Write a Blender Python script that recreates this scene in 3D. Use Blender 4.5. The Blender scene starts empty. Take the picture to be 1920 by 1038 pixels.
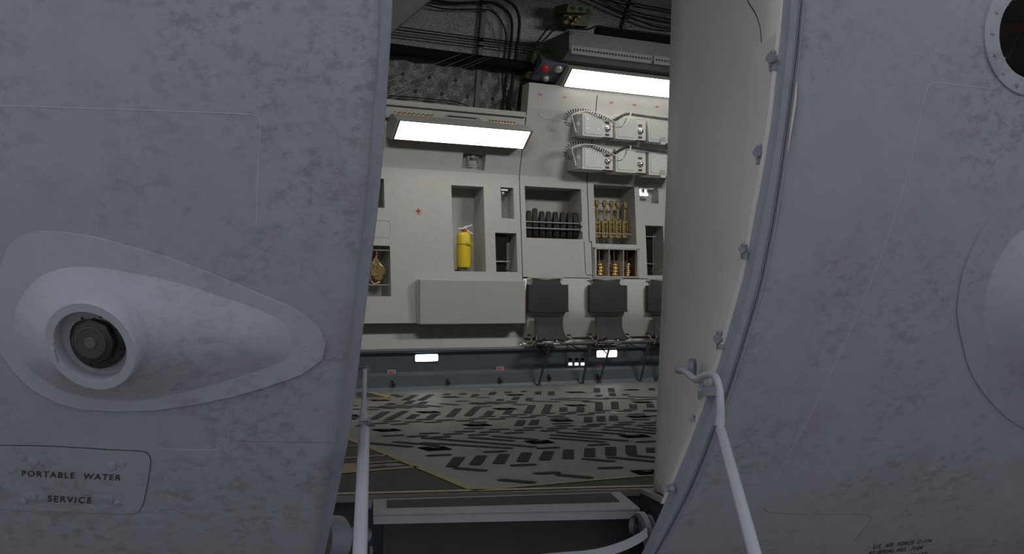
import bpy, bmesh, math, random
from mathutils import Vector, Matrix
random.seed(7)
PI = math.pi; SC = bpy.context.scene; COL = SC.collection
# ------------------------------------------------------------------ survey of the place
FL, YH, H = 1867.0, 573.0, 0.72          # lens, eye-level row, eye height over the cargo floor
YAW = math.radians(25.6); CY, SY = math.cos(YAW), math.sin(YAW); AY = 8.95
def ray(px, py): return (px-960)/FL, -(py-YH)/FL
def pt(px, py, D):
    a, b = ray(px, py); return Vector((a*D, D, H+b*D))
def fl(px, py, z=0.0):
    a, b = ray(px, py); return pt(px, py, (z-H)/b)
def W(s, d, z): return Vector((s*CY-d*SY, AY+s*SY+d*CY, z))
def wl(px, py, d=0.0):
    a, b = ray(px, py); D = (d+AY*CY)/(CY-a*SY)
    return (a*D*CY+(D-AY)*SY, H+b*D)
def lerp(a, b, t): return a+(b-a)*t
def pw(tab, x):
    if x <= tab[0][0]: 
        (x0, y0), (x1, y1) = tab[0], tab[1]; return y0+(y1-y0)*(x-x0)/(x1-x0)
    for (x0, y0), (x1, y1) in zip(tab, tab[1:]):
        if x <= x1: return y0+(y1-y0)*(x-x0)/(x1-x0)
    (x0, y0), (x1, y1) = tab[-2], tab[-1]; return y0+(y1-y0)*(x-x0)/(x1-x0)
DM = [(0, 0), (.57, 0), (1.91, .10), (2.5, -.06), (2.8, -.11)]
DI = [(2.0, .30), (2.45, .22), (2.9, .14), (3.4, .03), (3.8, -.30), (4.15, -.9), (4.3, -1.6), (4.35, -2.4)]
def dm(z): return pw(DM, z)
def di(z): return pw(DI, z)
def ws(px, py, off=0.0, f=dm):
    d = 0.0
    for _ in range(25):
        s, z = wl(px, py, d); d = lerp(d, f(z)+off, .7)
    s, z = wl(px, py, d); return (s, d, z)
# outer skin: R = belly radius, widest height Z0
R0, Z0, KX = 2.6, 1.6, -.476
def q(z):
    u = min(abs(Z0-z), 2.5); return R0-math.sqrt(R0*R0-u*u)
def slope(b):
    t = min(1, max(0, (b+.9)/2.2)); t = t*t*(3-2*t); return .05+.31*t
_T = {}; N0 = 800
_acc = 0.0; _tab = []
for i in range(N0+1):
    b = -8+16*i/N0; _tab.append((b, _acc)); _acc += slope(b)*16/N0
_ref = pw(_tab, .794)
def By(b):
    f = (b+8)/16*N0; i = min(N0-1, max(0, int(f))); return lerp(_tab[i][1], _tab[i+1][1], f-i)-_ref+2.70
def HP(b, z): k = q(z); return Vector((b+KX*k, By(b)+k, z))
def G(x, y, z): k = q(z); return y-k-By(x-KX*k)
def hn(p):
    e = .004; g = Vector((G(p.x+e, p.y, p.z)-G(p.x-e, p.y, p.z), G(p.x, p.y+e, p.z)-G(p.x, p.y-e, p.z), G(p.x, p.y, p.z+e)-G(p.x, p.y, p.z-e)))
    return -g.normalized()
def hs(px, py, off=0.0):
    a, b = ray(px, py); lo, hi = .8, 9
    for _ in range(45):
        t = (lo+hi)/2
        if G(a*t, t, H+b*t) < 0: lo = t
        else: hi = t
    p = pt(px, py, lo); return p+hn(p)*off
def proj(p): return (960+FL*p.x/p.y, YH-FL*(p.z-H)/p.y)
def edge(z, tab):
    lo, hi = -3.0, 3.0
    for _ in range(40):
        m = (lo+hi)/2; x, y = proj(HP(m, z))
        if x < pw(tab, y): lo = m
        else: hi = m
    return lo
E_LO = [(-200, 712), (0, 710), (115, 707), (193, 698), (308, 690), (400, 681.5), (554, 664), (707, 645), (830, 627), (929, 607), (1038, 589), (1140, 566)]
E_LI = [(-200, 739), (0, 736), (70, 732.5), (173, 725.5), (262, 720), (347, 713), (400, 707.5), (584, 685), (707, 670), (830, 653), (929, 633), (1038, 610), (1140, 588)]
E_RO = [(-200, 1518), (0, 1509.6), (105, 1500), (229, 1484), (330, 1470), (407, 1459), (539, 1432), (606, 1412), (680, 1389), (697, 1384), (774, 1357), (858, 1326.6), (928, 1296), (977, 1269), (1016, 1246), (1038, 1232), (1140, 1160)]
E_RI = [(-200, 1478), (0, 1471.5), (79, 1465), (229, 1449), (330, 1432.5), (397, 1419), (512, 1398.6), (586, 1378), (680, 1351), (782, 1315), (870, 1280.5), (966, 1239), (1005, 1222), (1038, 1206), (1140, 1150)]
# ------------------------------------------------------------------ materials
def mat(name, col, rough=.5, metal=0.0, var=.08, sc=6.0, bump=0.0, bsc=60.0, em=None, spec=.5):
    m = bpy.data.materials.new(name); m.use_nodes = True; n = m.node_tree.nodes; l = m.node_tree.links
    p = n['Principled BSDF']; p.inputs['Roughness'].default_value = rough; p.inputs['Metallic'].default_value = metal
    p.inputs['Specular IOR Level'].default_value = spec
    tc = n.new('ShaderNodeTexCoord'); no = n.new('ShaderNodeTexNoise'); no.inputs['Scale'].default_value = sc; no.inputs['Detail'].default_value = 6
    l.new(tc.outputs['Object'], no.inputs['Vector'])
    r = n.new('ShaderNodeValToRGB'); l.new(no.outputs['Fac'], r.inputs['Fac'])
    r.color_ramp.elements[0].position = .3; r.color_ramp.elements[1].position = .7
    r.color_ramp.elements[0].color = (*[c*(1-var) for c in col], 1); r.color_ramp.elements[1].color = (*[min(1, c*(1+var)) for c in col], 1)
    l.new(r.outputs['Color'], p.inputs['Base Color'])
    if bump:
        n2 = n.new('ShaderNodeTexNoise'); n2.inputs['Scale'].default_value = bsc; n2.inputs['Detail'].default_value = 3
        l.new(tc.outputs['Object'], n2.inputs['Vector'])
        b = n.new('ShaderNodeBump'); b.inputs['Strength'].default_value = bump; b.inputs['Distance'].default_value = .01
        l.new(n2.outputs['Fac'], b.inputs['Height']); l.new(b.outputs['Normal'], p.inputs['Normal'])
    if em:
        p.inputs['Emission Color'].default_value = (*em[0], 1); p.inputs['Emission Strength'].default_value = em[1]
    return m
def hull_mat(name, col, amt=1.0):
    m = bpy.data.materials.new(name); m.use_nodes = True; n = m.node_tree.nodes; l = m.node_tree.links
    p = n['Principled BSDF']; p.inputs['Roughness'].default_value = .62; p.inputs['Specular IOR Level'].default_value = .25
    g = n.new('ShaderNodeNewGeometry')
    def noise(sc, det, rough=.6, strx=1):
        mp = n.new('ShaderNodeMapping'); mp.inputs['Scale'].default_value = (strx, 1, 1); l.new(g.outputs['Position'], mp.inputs['Vector'])
        x = n.new('ShaderNodeTexNoise'); x.inputs['Scale'].default_value = sc; x.inputs['Detail'].default_value = det; x.inputs['Roughness'].default_value = rough
        l.new(mp.outputs[0], x.inputs['Vector']); return x.outputs['Fac']
    def ramp(f, a, b):
        x = n.new('ShaderNodeMapRange'); x.inputs['From Min'].default_value = a; x.inputs['From Max'].default_value = b; l.new(f, x.inputs['Value']); return x.outputs[0]
    def mul(a, b):
        x = n.new('ShaderNodeMath'); x.operation = 'MULTIPLY'; l.new(a, x.inputs[0])
        if isinstance(b, float): x.inputs[1].default_value = b
        else: l.new(b, x.inputs[1])
        return x.outputs[0]
    def mix(f, a, b):
        x = n.new('ShaderNodeMix'); x.data_type = 'RGBA'; l.new(f, x.inputs['Factor'])
        for s, v in (('A', a), ('B', b)):
            k = [i for i in x.inputs if i.name == s and i.type == 'RGBA'][0]
            if isinstance(v, tuple): k.default_value = (*v, 1)
            else: l.new(v, k)
        return [o for o in x.outputs if o.type == 'RGBA'][0]
    big = ramp(noise(2.2, 3), .42, .62); fine = ramp(noise(30, 7, .7, .7), .50, .60); fine2 = ramp(noise(70, 5, .7, .8), .52, .62)
    blot = mul(big, fine); 
    pur = mul(ramp(noise(3.1, 5, .65), .56, .68), .30*amt)
    soft = mul(ramp(noise(5, 8, .7), .35, .7), .26*amt)
    c = mix(soft, col, tuple(x*.62 for x in col))
    c = mix(mul(blot, .45*amt), c, tuple(x*.42 for x in col))
    c = mix(mul(mul(big, fine2), .25*amt), c, tuple(x*.5 for x in col))
    c = mix(pur, c, (col[0]*.72, col[1]*.55, col[2]*.62))
    l.new(c, p.inputs['Base Color'])
    b = n.new('ShaderNodeBump'); b.inputs['Strength'].default_value = .12; b.inputs['Distance'].default_value = .01; l.new(noise(18, 8, .7), b.inputs['Height']); l.new(b.outputs['Normal'], p.inputs['Normal'])
    return m
def glass(name, col=(1, 1, 1), rough=.02):
    m = bpy.data.materials.new(name); m.use_nodes = True; p = m.node_tree.nodes['Principled BSDF']
    p.inputs['Base Color'].default_value = (*col, 1); p.inputs['Transmission Weight'].default_value = 1; p.inputs['Roughness'].default_value = rough; p.inputs['IOR'].default_value = 1.1
    return m
M = dict(
 hull=hull_mat('weathered grey skin paint', (.30, .315, .355)), dome=hull_mat('fairing grey paint', (.36, .37, .42), .7),
 seal=hull_mat('door seal grey', (.28, .29, .345), .5), seam=mat('seam filler pale', (.36, .37, .42), .6), seamd=mat('seam dark', (.12, .12, .135), .7),
 rail=mat('hand rail grey paint', (.36, .365, .42), .45, var=.05), metal=mat('painted bracket grey', (.20, .21, .25), .5),
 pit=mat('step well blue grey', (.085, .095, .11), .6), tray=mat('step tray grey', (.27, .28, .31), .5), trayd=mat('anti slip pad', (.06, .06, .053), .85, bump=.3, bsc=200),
 riser=mat('riser panel black', (.022, .022, .022), .5, var=.3), lip=mat('sill flange beige', (.30, .28, .26), .5),
 jamb=mat('jamb liner warm grey', (.60, .575, .555), .55, var=.03), jamb2=mat('jamb liner edge', (.60, .575, .555), .55, var=.03), header=mat('door header grey', (.24, .235, .215), .6),
 wall=mat('cargo liner off white', (.46, .45, .42), .6, var=.05, sc=40, bump=.15, bsc=90), wallin=mat('liner recess off white', (.42, .41, .385), .65, var=.06, sc=30, bump=.2, bsc=60),
 gap=mat('panel gap', (.03, .03, .03), .8), box=mat('equipment box grey', (.42, .41, .38), .6, var=.02),
 railp=mat('side rail blue grey', (.085, .105, .125), .45, var=.05), railp2=mat('side rail foot', (.11, .13, .15), .4),
 ins=None, rib=mat('frame rib', (.09, .09, .088), .6), black=mat('black rubber', (.006, .006, .006), .6, spec=.2), blackp=mat('black painted duct', (.006, .006, .006), .85, spec=.1),
 wire=mat('grey guy wire', (.12, .12, .115), .4, .5), cush=mat('charcoal seat fabric', (.045, .045, .046), .9, bump=.4, bsc=150), fabric=mat('charcoal sling fabric', (.05, .05, .05), .9, bump=.2, bsc=150),
 tube=mat('seat tube dark', (.07, .072, .075), .4, .3), chrome=mat('chrome', (.7, .7, .7), .18, 1), alu=mat('aluminium', (.45, .45, .45), .35, .9), brass=mat('brass', (.46, .35, .15), .35, .75, var=.35, sc=60),
 gold=mat('gold anodised', (.92, .68, .30), .22, .9), brown=mat('worn brown lining', (.13, .09, .06), .5, .2, var=.5, sc=30), silver=mat('worn silver frame', (.5, .49, .47), .4, .3, var=.4, sc=80),
 ext=mat('extinguisher yellow', (.80, .60, .02), .35, var=.02), redp=mat('red paint', (.45, .03, .02), .5), pink=mat('placard pinkish', (.40, .33, .30), .7), white=mat('white', (.75, .75, .72), .5),
 yell=mat('yellow floor line', (.42, .33, .11), .6, var=.12, sc=30), cream=mat('cream sill line', (.52, .45, .27), .6), dark=mat('dark walkway coating', (.042, .042, .040), .75, var=.12, sc=20, bump=.2, bsc=200),
 slot=mat('dark slot insert', (.042, .042, .041), .8, var=.25, sc=40, spec=.15), pitb=mat('tie down pocket', (.004, .004, .004), .95, spec=.02), slotw=mat('bright wear strip', (.75, .75, .75), .3),
 inset=mat('grey inset plate', (.18, .18, .175), .5), green=mat('olive green enamel', (.035, .075, .012), .45), greend=mat('dark olive box', (.035, .06, .018), .5), aux=mat('lamp box slate', (.10, .115, .14), .45),
 cab=mat('overhead cabinet grey', (.085, .085, .082), .5), strip=mat('rivet strip', (.19, .19, .185), .5), mod=mat('intercom box ivory', (.66, .65, .61), .5, var=.02), fixt=mat('lamp housing grey', (.36, .355, .33), .5),
 dred=mat('dark red label', (.09, .008, .008), .5), cord=mat('coiled cord dark', (.02, .02, .018), .4), wcab=mat('white cable', (.75, .75, .72), .4),
 lensb=mat('lens body black', (.014, .014, .013), .4), lensg=mat('lens dull face', (.050, .044, .044), .25), lenst=mat('lens centre', (.085, .083, .08), .3),
 pane=mat('dark pane', (.06, .06, .055), .3), text=mat('stencil paint', (.028, .028, .032), .7), redl=mat('red lens', (.55, .02, .015), .1), clear=mat('clear lens', (.5, .5, .48), .08, .4),
 inner=mat('inner side quilt dark', (.10, .085, .07), .8), strap=mat('pale strap', (.6, .6, .56), .7), tarm=mat('apron concrete', (.22, .22, .215), .9), red2=mat('maroon pipe', (.55, .09, .06), .4), glass=glass('window glass'),
 lamp=mat('lit diffuser', (.9, .9, .9), .5, em=((1, .985, .95), 6.0)), lamp2=mat('lit marker', (.9, .9, .9), .5, em=((1, 1, 1), 6.0)), bulb=mat('frosted bulb', (.8, .8, .78), .2, em=((1, 1, .97), 1.0)))
def ins_mat():
    m = mat('foil insulation', (.085, .085, .082), .5, .2, var=.25, sc=3, bump=.3, bsc=35); n = m.node_tree.nodes; l = m.node_tree.links
    p = n['Principled BSDF']; old = p.inputs['Base Color'].links[0].from_socket
    tc = n.new('ShaderNodeTexCoord'); no = n.new('ShaderNodeTexNoise'); no.inputs['Scale'].default_value = 130; no.inputs['Detail'].default_value = 4
    l.new(tc.outputs['Object'], no.inputs['Vector']); r = n.new('ShaderNodeMapRange'); r.inputs['From Min'].default_value = .45; r.inputs['From Max'].default_value = .75; l.new(no.outputs['Fac'], r.inputs['Value'])
    x = n.new('ShaderNodeMix'); x.data_type = 'RGBA'; l.new(r.outputs[0], x.inputs['Factor']); l.new(old, [i for i in x.inputs if i.name == 'A' and i.type == 'RGBA'][0]); [i for i in x.inputs if i.name == 'B' and i.type == 'RGBA'][0].default_value = (.34, .34, .33, 1)
    l.new([o for o in x.outputs if o.type == 'RGBA'][0], p.inputs['Base Color']); return m
M['ins'] = ins_mat()
# ------------------------------------------------------------------ builders
class MB:
    def __init__(s): s.v = []; s.f = []; s.mi = []; s.cur = 0
    def add(s, vs, fs):
        o = len(s.v); s.v += [Vector(x) for x in vs]; s.f += [tuple(i+o for i in f) for f in fs]; s.mi += [s.cur]*len(fs); return s
    def box(s, a, b):
        x0, y0, z0 = a; x1, y1, z1 = b
        return s.add([(x0, y0, z0), (x1, y0, z0), (x1, y1, z0), (x0, y1, z0), (x0, y0, z1), (x1, y0, z1), (x1, y1, z1), (x0, y1, z1)],
                     [(0, 3, 2, 1), (4, 5, 6, 7), (0, 1, 5, 4), (1, 2, 6, 5), (2, 3, 7, 6), (3, 0, 4, 7)])
    def hexa(s, p): return s.add(p, [(0, 3, 2, 1), (4, 5, 6, 7), (0, 1, 5, 4), (1, 2, 6, 5), (2, 3, 7, 6), (3, 0, 4, 7)])
    def tube(s, pts, r, n=8, cap=True, flat=1.0):
        pts = [Vector(p) for p in pts]; k = len(pts); rs = r if isinstance(r, (list, tuple)) else [r]*k
        vs = []; u = None
        for i, p in enumerate(pts):
            t = (pts[min(k-1, i+1)]-pts[max(0, i-1)]).normalized()
            if u is None:
                u = t.cross(Vector((0, 0, 1)))
                if u.length < .1: u = t.cross(Vector((1, 0, 0)))
            u = (u-t*u.dot(t)).normalized(); w = t.cross(u)
            for j in range(n):
                a = 2*PI*j/n; vs.append(p+u*math.cos(a)*rs[i]+w*math.sin(a)*rs[i]*flat)
        fs = [(i*n+j, i*n+(j+1) % n, (i+1)*n+(j+1) % n, (i+1)*n+j) for i in range(k-1) for j in range(n)]
        if cap: fs += [tuple(range(n))[::-1], tuple((k-1)*n+j for j in range(n))]
        return s.add(vs, fs)
    def cyl(s, a, b, r, n=16, r2=None): return s.tube([a, b], [r, r if r2 is None else r2], n)
    def lathe(s, c, ax, prof, n=24, close=True):
        c = Vector(c); ax = Vector(ax).normalized(); u = ax.cross(Vector((0, 0, 1)))
        if u.length < .1: u = ax.cross(Vector((1, 0, 0)))
        u.normalize(); w = ax.cross(u); vs = []
        for (r, h) in prof:
            for j in range(n):
                a = 2*PI*j/n; vs.append(c+ax*h+(u*math.cos(a)+w*math.sin(a))*r)
        k = len(prof); fs = [(i*n+j, (i+1)*n+j, (i+1)*n+(j+1) % n, i*n+(j+1) % n) for i in range(k-1) for j in range(n)]
        if close: fs += [tuple(range(n)), tuple((k-1)*n+j for j in range(n))[::-1]]
        return s.add(vs, fs)
    def ball(s, c, r, n=12, sx=1, sy=1, sz=1):
        c = Vector(c); vs = [c+Vector((0, 0, r*sz))]; m = n//2
        for i in range(1, m):
            for j in range(n):
                a, b = PI*i/m, 2*PI*j/n; vs.append(c+Vector((r*sx*math.sin(a)*math.cos(b), r*sy*math.sin(a)*math.sin(b), r*sz*math.cos(a))))
        vs.append(c-Vector((0, 0, r*sz))); L = len(vs)-1
        fs = [(0, 1+j, 1+(j+1) % n) for j in range(n)]
        for i in range(m-2): fs += [(1+i*n+j, 1+(i+1)*n+j, 1+(i+1)*n+(j+1) % n, 1+i*n+(j+1) % n) for j in range(n)]
        fs += [(L, 1+(m-2)*n+(j+1) % n, 1+(m-2)*n+j) for j in range(n)]
        return s.add(vs, fs)
    def prism(s, front, back):          # two matching loops of points
        n = len(front); return s.add(list(front)+list(back), [tuple(range(n)), tuple(range(n, 2*n))[::-1]]+[(i, i+n, (i+1) % n+n, (i+1) % n) for i in range(n)])
def catmull(P, k=6):
    P = [Vector(p) for p in P]; Q = [P[0]*2-P[1]]+P+[P[-1]*2-P[-2]]; o = []
    for i in range(1, len(Q)-2):
        for j in range(k):
            t = j/k; a, b, c, d = Q[i-1:i+3]
            o.append(.5*((2*b)+(c-a)*t+(2*a-5*b+4*c-d)*t*t+(3*b-a-3*c+d)*t**3))
    return o+[P[-1]]
class Fr:                                # a frame of reference with an origin
    def __init__(s, o, rot): s.o = Vector(o); s.rot = rot
    def loc(s):
        return W(*s.o) if s.rot else s.o
def mk(name, mb, m, fr, parent=None, smooth=False, bev=0.0, ang=35, solid=0.0):
    me = bpy.data.meshes.new(name); me.from_pydata([tuple(v-fr.o) for v in mb.v], [], mb.f)
    for x in (m if isinstance(m, list) else [m]): me.materials.append(x)
    if any(mb.mi): me.polygons.foreach_set('material_index', mb.mi)
    bm = bmesh.new(); bm.from_mesh(me)
    if smooth: bmesh.ops.remove_doubles(bm, verts=bm.verts, dist=2e-5)
    bmesh.ops.recalc_face_normals(bm, faces=bm.faces); bm.to_mesh(me); bm.free()
    if smooth:
        me.polygons.foreach_set('use_smooth', [True]*len(me.polygons)); me.set_sharp_from_angle(angle=math.radians(ang))
    o = bpy.data.objects.new(name, me); COL.objects.link(o)
    if parent is None:
        o.location = fr.loc(); o.rotation_euler = (0, 0, YAW if fr.rot else 0)
    else: o.parent = parent
    if solid:
        x = o.modifiers.new('Thickness', 'SOLIDIFY'); x.thickness = solid; x.offset = 0
    if bev:
        x = o.modifiers.new('Bevel', 'BEVEL'); x.width = bev; x.segments = 2; x.limit_method = 'ANGLE'
    return o
def tag(o, label, cat, group=None):
    o['label'] = label; o['category'] = cat
    if group: o['group'] = group
    return o
class Thing:
    def __init__(s, name, label, cat, o, rot=True, group=None):
        s.fr = Fr(o, rot); e = bpy.data.objects.new(name, None); COL.objects.link(e); e.empty_display_size = .05
        e.location = s.fr.loc(); e.rotation_euler = (0, 0, YAW if rot else 0); tag(e, label, cat, group); s.e = e
    def part(s, name, mb, m, parent=None, label=None, **k):
        o = mk(name, mb, m, s.fr, parent or s.e, **k)
        if label: o['label'] = label
        return o
def solo(name, mb, m, label, cat, o, rot=True, group=None, **k): return tag(mk(name, mb, m, Fr(o, rot), **k), label, cat, group)
def struct(name, mb, m, o=(0, 0, 0), rot=False, **k):
    x = mk(name, mb, m, Fr(o, rot), **k); x['kind'] = 'structure'; return x
def dup(root, loc, label=None, extra=None):
    r = root.copy(); COL.objects.link(r); r.location = loc
    if label: r['label'] = label
    for ch in list(root.children):
        c = ch.copy(); COL.objects.link(c); c.parent = r
        for g in ch.children:
            x = g.copy(); COL.objects.link(x); x.parent = c
    return r
def text2d(s, sp=1.0):
    c = bpy.data.curves.new('stencil', 'FONT'); c.body = s; c.space_character = sp; c.offset = .018; o = bpy.data.objects.new('stencil', c); me = bpy.data.meshes.new_from_object(o)
    vs = [v.co.copy() for v in me.vertices]; fs = [tuple(p.vertices) for p in me.polygons]
    x0, x1 = min(v.x for v in vs), max(v.x for v in vs); y0, y1 = min(v.y for v in vs), max(v.y for v in vs)
    bpy.data.objects.remove(o); bpy.data.meshes.remove(me)
    return [((v.x-x0)/(x1-x0), (v.y-y0)/(y1-y0)) for v in vs], fs
def letters(mb, s, bl, br, tl, tr, f, sp=1.0):
    vs, fs = text2d(s, sp)
    def P(u, v): return f(lerp(lerp(bl[0], br[0], u), lerp(tl[0], tr[0], u), v), lerp(lerp(bl[1], br[1], u), lerp(tl[1], tr[1], u), v))
    mb.add([P(u, v) for u, v in vs], fs); return mb
def rrect(x0, x1, y0, y1, r, k=5):
    o = []
    for cx, cy, a0 in ((x1-r, y1-r, 0), (x0+r, y1-r, 90), (x0+r, y0+r, 180), (x1-r, y0+r, 270)):
        for j in range(k): a = math.radians(a0+90*j/(k-1)); o.append((cx+r*math.cos(a), cy+r*math.sin(a)))
    return o
# ------------------------------------------------------------------ camera, world, light
cam = bpy.data.cameras.new('camera'); co = bpy.data.objects.new('camera', cam); COL.objects.link(co); SC.camera = co
cam.sensor_width = 36; cam.lens = 36*FL/1920; cam.shift_y = (YH-519)/1920; co.location = (0, 0, H); co.rotation_euler = (PI/2, 0, 0); cam.clip_start = .05
SC.view_settings.view_transform = 'Standard'; SC.view_settings.look = 'None'; SC.view_settings.gamma = 1; SC.view_settings.exposure = 0
w = bpy.data.worlds.new('overcast sky'); SC.world = w; w.use_nodes = True; n = w.node_tree.nodes; l = w.node_tree.links
bg = n['Background']; tc = n.new('ShaderNodeTexCoord'); sp = n.new('ShaderNodeSeparateXYZ'); l.new(tc.outputs['Generated'], sp.inputs[0])
cr = n.new('ShaderNodeValToRGB'); l.new(sp.outputs['Z'], cr.inputs['Fac']); cr.color_ramp.elements[0].position = 0; cr.color_ramp.elements[0].color = (.37, .37, .38, 1)
cr.color_ramp.elements[1].position = .8; cr.color_ramp.elements[1].color = (.66, .68, .73, 1); l.new(cr.outputs[0], bg.inputs['Color']); bg.inputs['Strength'].default_value = 1.20
def area(name, s_, d, z, tgt, sx, sy, pw_, col=(1, .985, .955)):
    L = bpy.data.lights.new(name, 'AREA'); L.shape = 'RECTANGLE'; L.size = sx; L.size_y = sy; L.energy = pw_; L.color = col
    L.spread = math.radians(105); o = bpy.data.objects.new(name, L); COL.objects.link(o); a = W(s_, d, z); o.location = a; o.rotation_euler = (W(*tgt)-a).to_track_quat('-Z', 'Y').to_euler()
area('added_near_fill', -1.6, -3.2, 3.0, (-1.2, 0, 1.0), 1.2, .3, 11); area('added_near_fill', 1.9, -3.2, 3.1, (1.0, 0, 1.0), 1.2, .3, 18)  # two fill lights added out of view on the near side to brighten the bay
# ------------------------------------------------------------------ outer skin
def hull_grid(mb, z0, z1, dz, bf0, bf1, cols, skip=None):
    nz = int((z1-z0)/dz); nc = len(cols); idx = {}
    base = len(mb.v); pts = []
    for i in range(nz+1):
        z = z0+(z1-z0)*i/nz; a, b = bf0(z), bf1(z)
        for t in cols: pts.append(HP(lerp(a, b, t), z))
    fs = []
    for i in range(nz):
        for j in range(nc-1):
            f = (i*nc+j, i*nc+j+1, (i+1)*nc+j+1, (i+1)*nc+j)
            if skip and all(skip(*proj(pts[k])) for k in f): continue
            fs.append(f)
    mb.add(pts, fs)
DT, DB = 2.30, -.45
mb = MB(); hull_grid(mb, -.75, 3.5, .05, lambda z: edge(z, E_LO), lambda z: -5.0, [0, .01, .03, .06, .1, .14, .18, .22, .27, .33, .4, .55, .75, 1])
wleft = struct('wall_left', mb, M['hull'], smooth=True, solid=.012)
cols = [i*.0085 for i in range(45)]+[.4, .45, .55, .7, .85, 1]
ins_e = lambda x, y: ((x-1930)/75)**2+((y-67)/98)**2 < 1
mb = MB(); hull_grid(mb, -.75, 3.5, .0215, lambda z: edge(z, E_RO), lambda z: 4.5, cols, ins_e)
hull_grid(mb, DT, 3.5, .05, lambda z: edge(z, E_LO), lambda z: edge(z, E_RO), [i/14 for i in range(15)])
hull_grid(mb, -.75, DB, .05, lambda z: edge(z, E_LO), lambda z: edge(z, E_RO), [i/14 for i in range(15)])
wright = struct('wall_right', mb, M['hull'], smooth=True, solid=.012)
FR0 = Fr((0, 0, 0), False)
def bead(parent, name, px, wpx, m, off=.0075, h=.002, k=5):
    P = catmull([Vector((x, y, 0)) for x, y in px], k); mb = MB(); pts = [hs(p.x, p.y, off-h*.3) for p in P]
    mb.tube(pts, [wpx/FL*p.y*.5 for p in pts], 6, flat=1); return mk(name, mb, m, FR0, parent, smooth=True)
bead(wleft, 'panel_seam', [(-30, 198), (150, 203), (300, 208), (455, 214), (478, 217), (487, 224), (489, 240), (485, 300), (481, 420)], 2.0, M['seam'], off=.0062)
bead(wleft, 'panel_seam', [(432, 824), (500, 825), (560, 826), (622, 826)], 1.3, M['seamd'], off=.006)
bead(wleft, 'panel_seam', [(300, 838), (380, 841), (410, 838), (425, 828), (432, 800), (438, 745)], 1.6, M['seam'], off=.006)
bead(wright, 'panel_seam', [(1862, 167), (1800, 161), (1755, 156), (1742, 158), (1733, 172), (1722, 220), (1700, 320), (1660, 450), (1600, 600), (1520, 770), (1450, 900), (1432, 940)], 1.8, M['seam'], off=.0062)
bead(wright, 'panel_seam', [(1432, 950), (1440, 957), (1500, 961), (1560, 961), (1612, 961), (1629, 965), (1631, 973), (1618, 990), (1600, 1012)], 1.5, M['seamd'], off=.006)
mb = MB(); f = lambda x, y: hs(x, y, .0085)
letters(mb, 'U.S.  AIR  FORCE  C-17A', (1634, 1025.5), (1744, 1012.8), (1638, 1017), (1748, 1006), f, 1.15)
letters(mb, 'AF SERIAL NO.  7184', (1624.5, 1037), (1726, 1026), (1629, 1029.5), (1731, 1019), f, 1.15)
letters(mb, 'THIS  AIRCRAFT', (1650, 1048), (1733, 1038), (1655, 1040.5), (1739, 1031), f, 1.15)
x = mk('stencil_lettering', mb, M['text'], FR0, wright)
# ------------------------------------------------------------------ door seals (trim) and jamb
def sweep(name, eo, ei, prof, dd, zs, m, bx_=-.02):
    mb = MB(); rows = []
    for z in zs:
        P = HP(edge(z, eo), z); x, y = proj(P); Q = pt(pw(ei, y), y, P.y+dd); nn = hn(P)
        r = [P.lerp(Q, t)+nn*h for t, h in prof]; r += [Q+Vector((bx_, .05, 0)), P+Vector((0, .05, 0))]; rows.append(r)
    k = len(rows[0]); mb.add([v for r in rows for v in r], [(i*k+j, i*k+(j+1) % k, (i+1)*k+(j+1) % k, (i+1)*k+j) for i in range(len(rows)-1) for j in range(k)])
    return struct(name, mb, m, smooth=True), [r[len(prof)-1] for r in rows]
ZS = [-.45+i*.05 for i in range(56)]
t1, _ = sweep('trim_1', E_LO, E_LI, [(0, .003), (.06, .0), (.08, -.03), (.95, -.012), (1, -.016)], .05, ZS, M['seal'])
t2, RI = sweep('trim_2', E_RO, E_RI, [(0, .0), (.03, .006), (.11, .006), (.14, -.012), (.19, -.012), (.23, .002), (.29, .003), (.31, -.003), (.34, .006), (.5, .014), (.8, .013), (.84, .0), (1, -.008)], .025, ZS, M['seal'], .012)
def rin(z):
    f = (z+.45)/.05; i = min(54, max(0, int(f))); return RI[i].lerp(RI[i+1], f-i)
JE = [(-300, 1270), (0, 1262), (330, 1253), (640, 1240), (922, 1228)]
def jfar(z):
    y = 400.0
    for _ in range(60):
        D = lerp(3.51, 3.88, y/922); y = lerp(y, YH-(z-H)/D*FL, .5)
    D = lerp(3.51, 3.88, y/922); return pt(pw(JE, y), y, D)
mb = MB(); zz = [i*.06 for i in range(39)]; K = 9; V = []
for z in zz:
    a = rin(max(z, .10) if z < .1 else z); b = jfar(z)
    for j in range(K):
        t = j/(K-1); p = a.lerp(b, t); V.append(p+Vector((.012*math.sin(PI*t), 0, 0)))
nz = len(zz); mb.add(V, [(i*K+j, i*K+j+1, (i+1)*K+j+1, (i+1)*K+j) for i in range(nz-1) for j in range(K-1)])
struct('trim_3', mb, M['jamb'], smooth=True, solid=.012)
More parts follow.
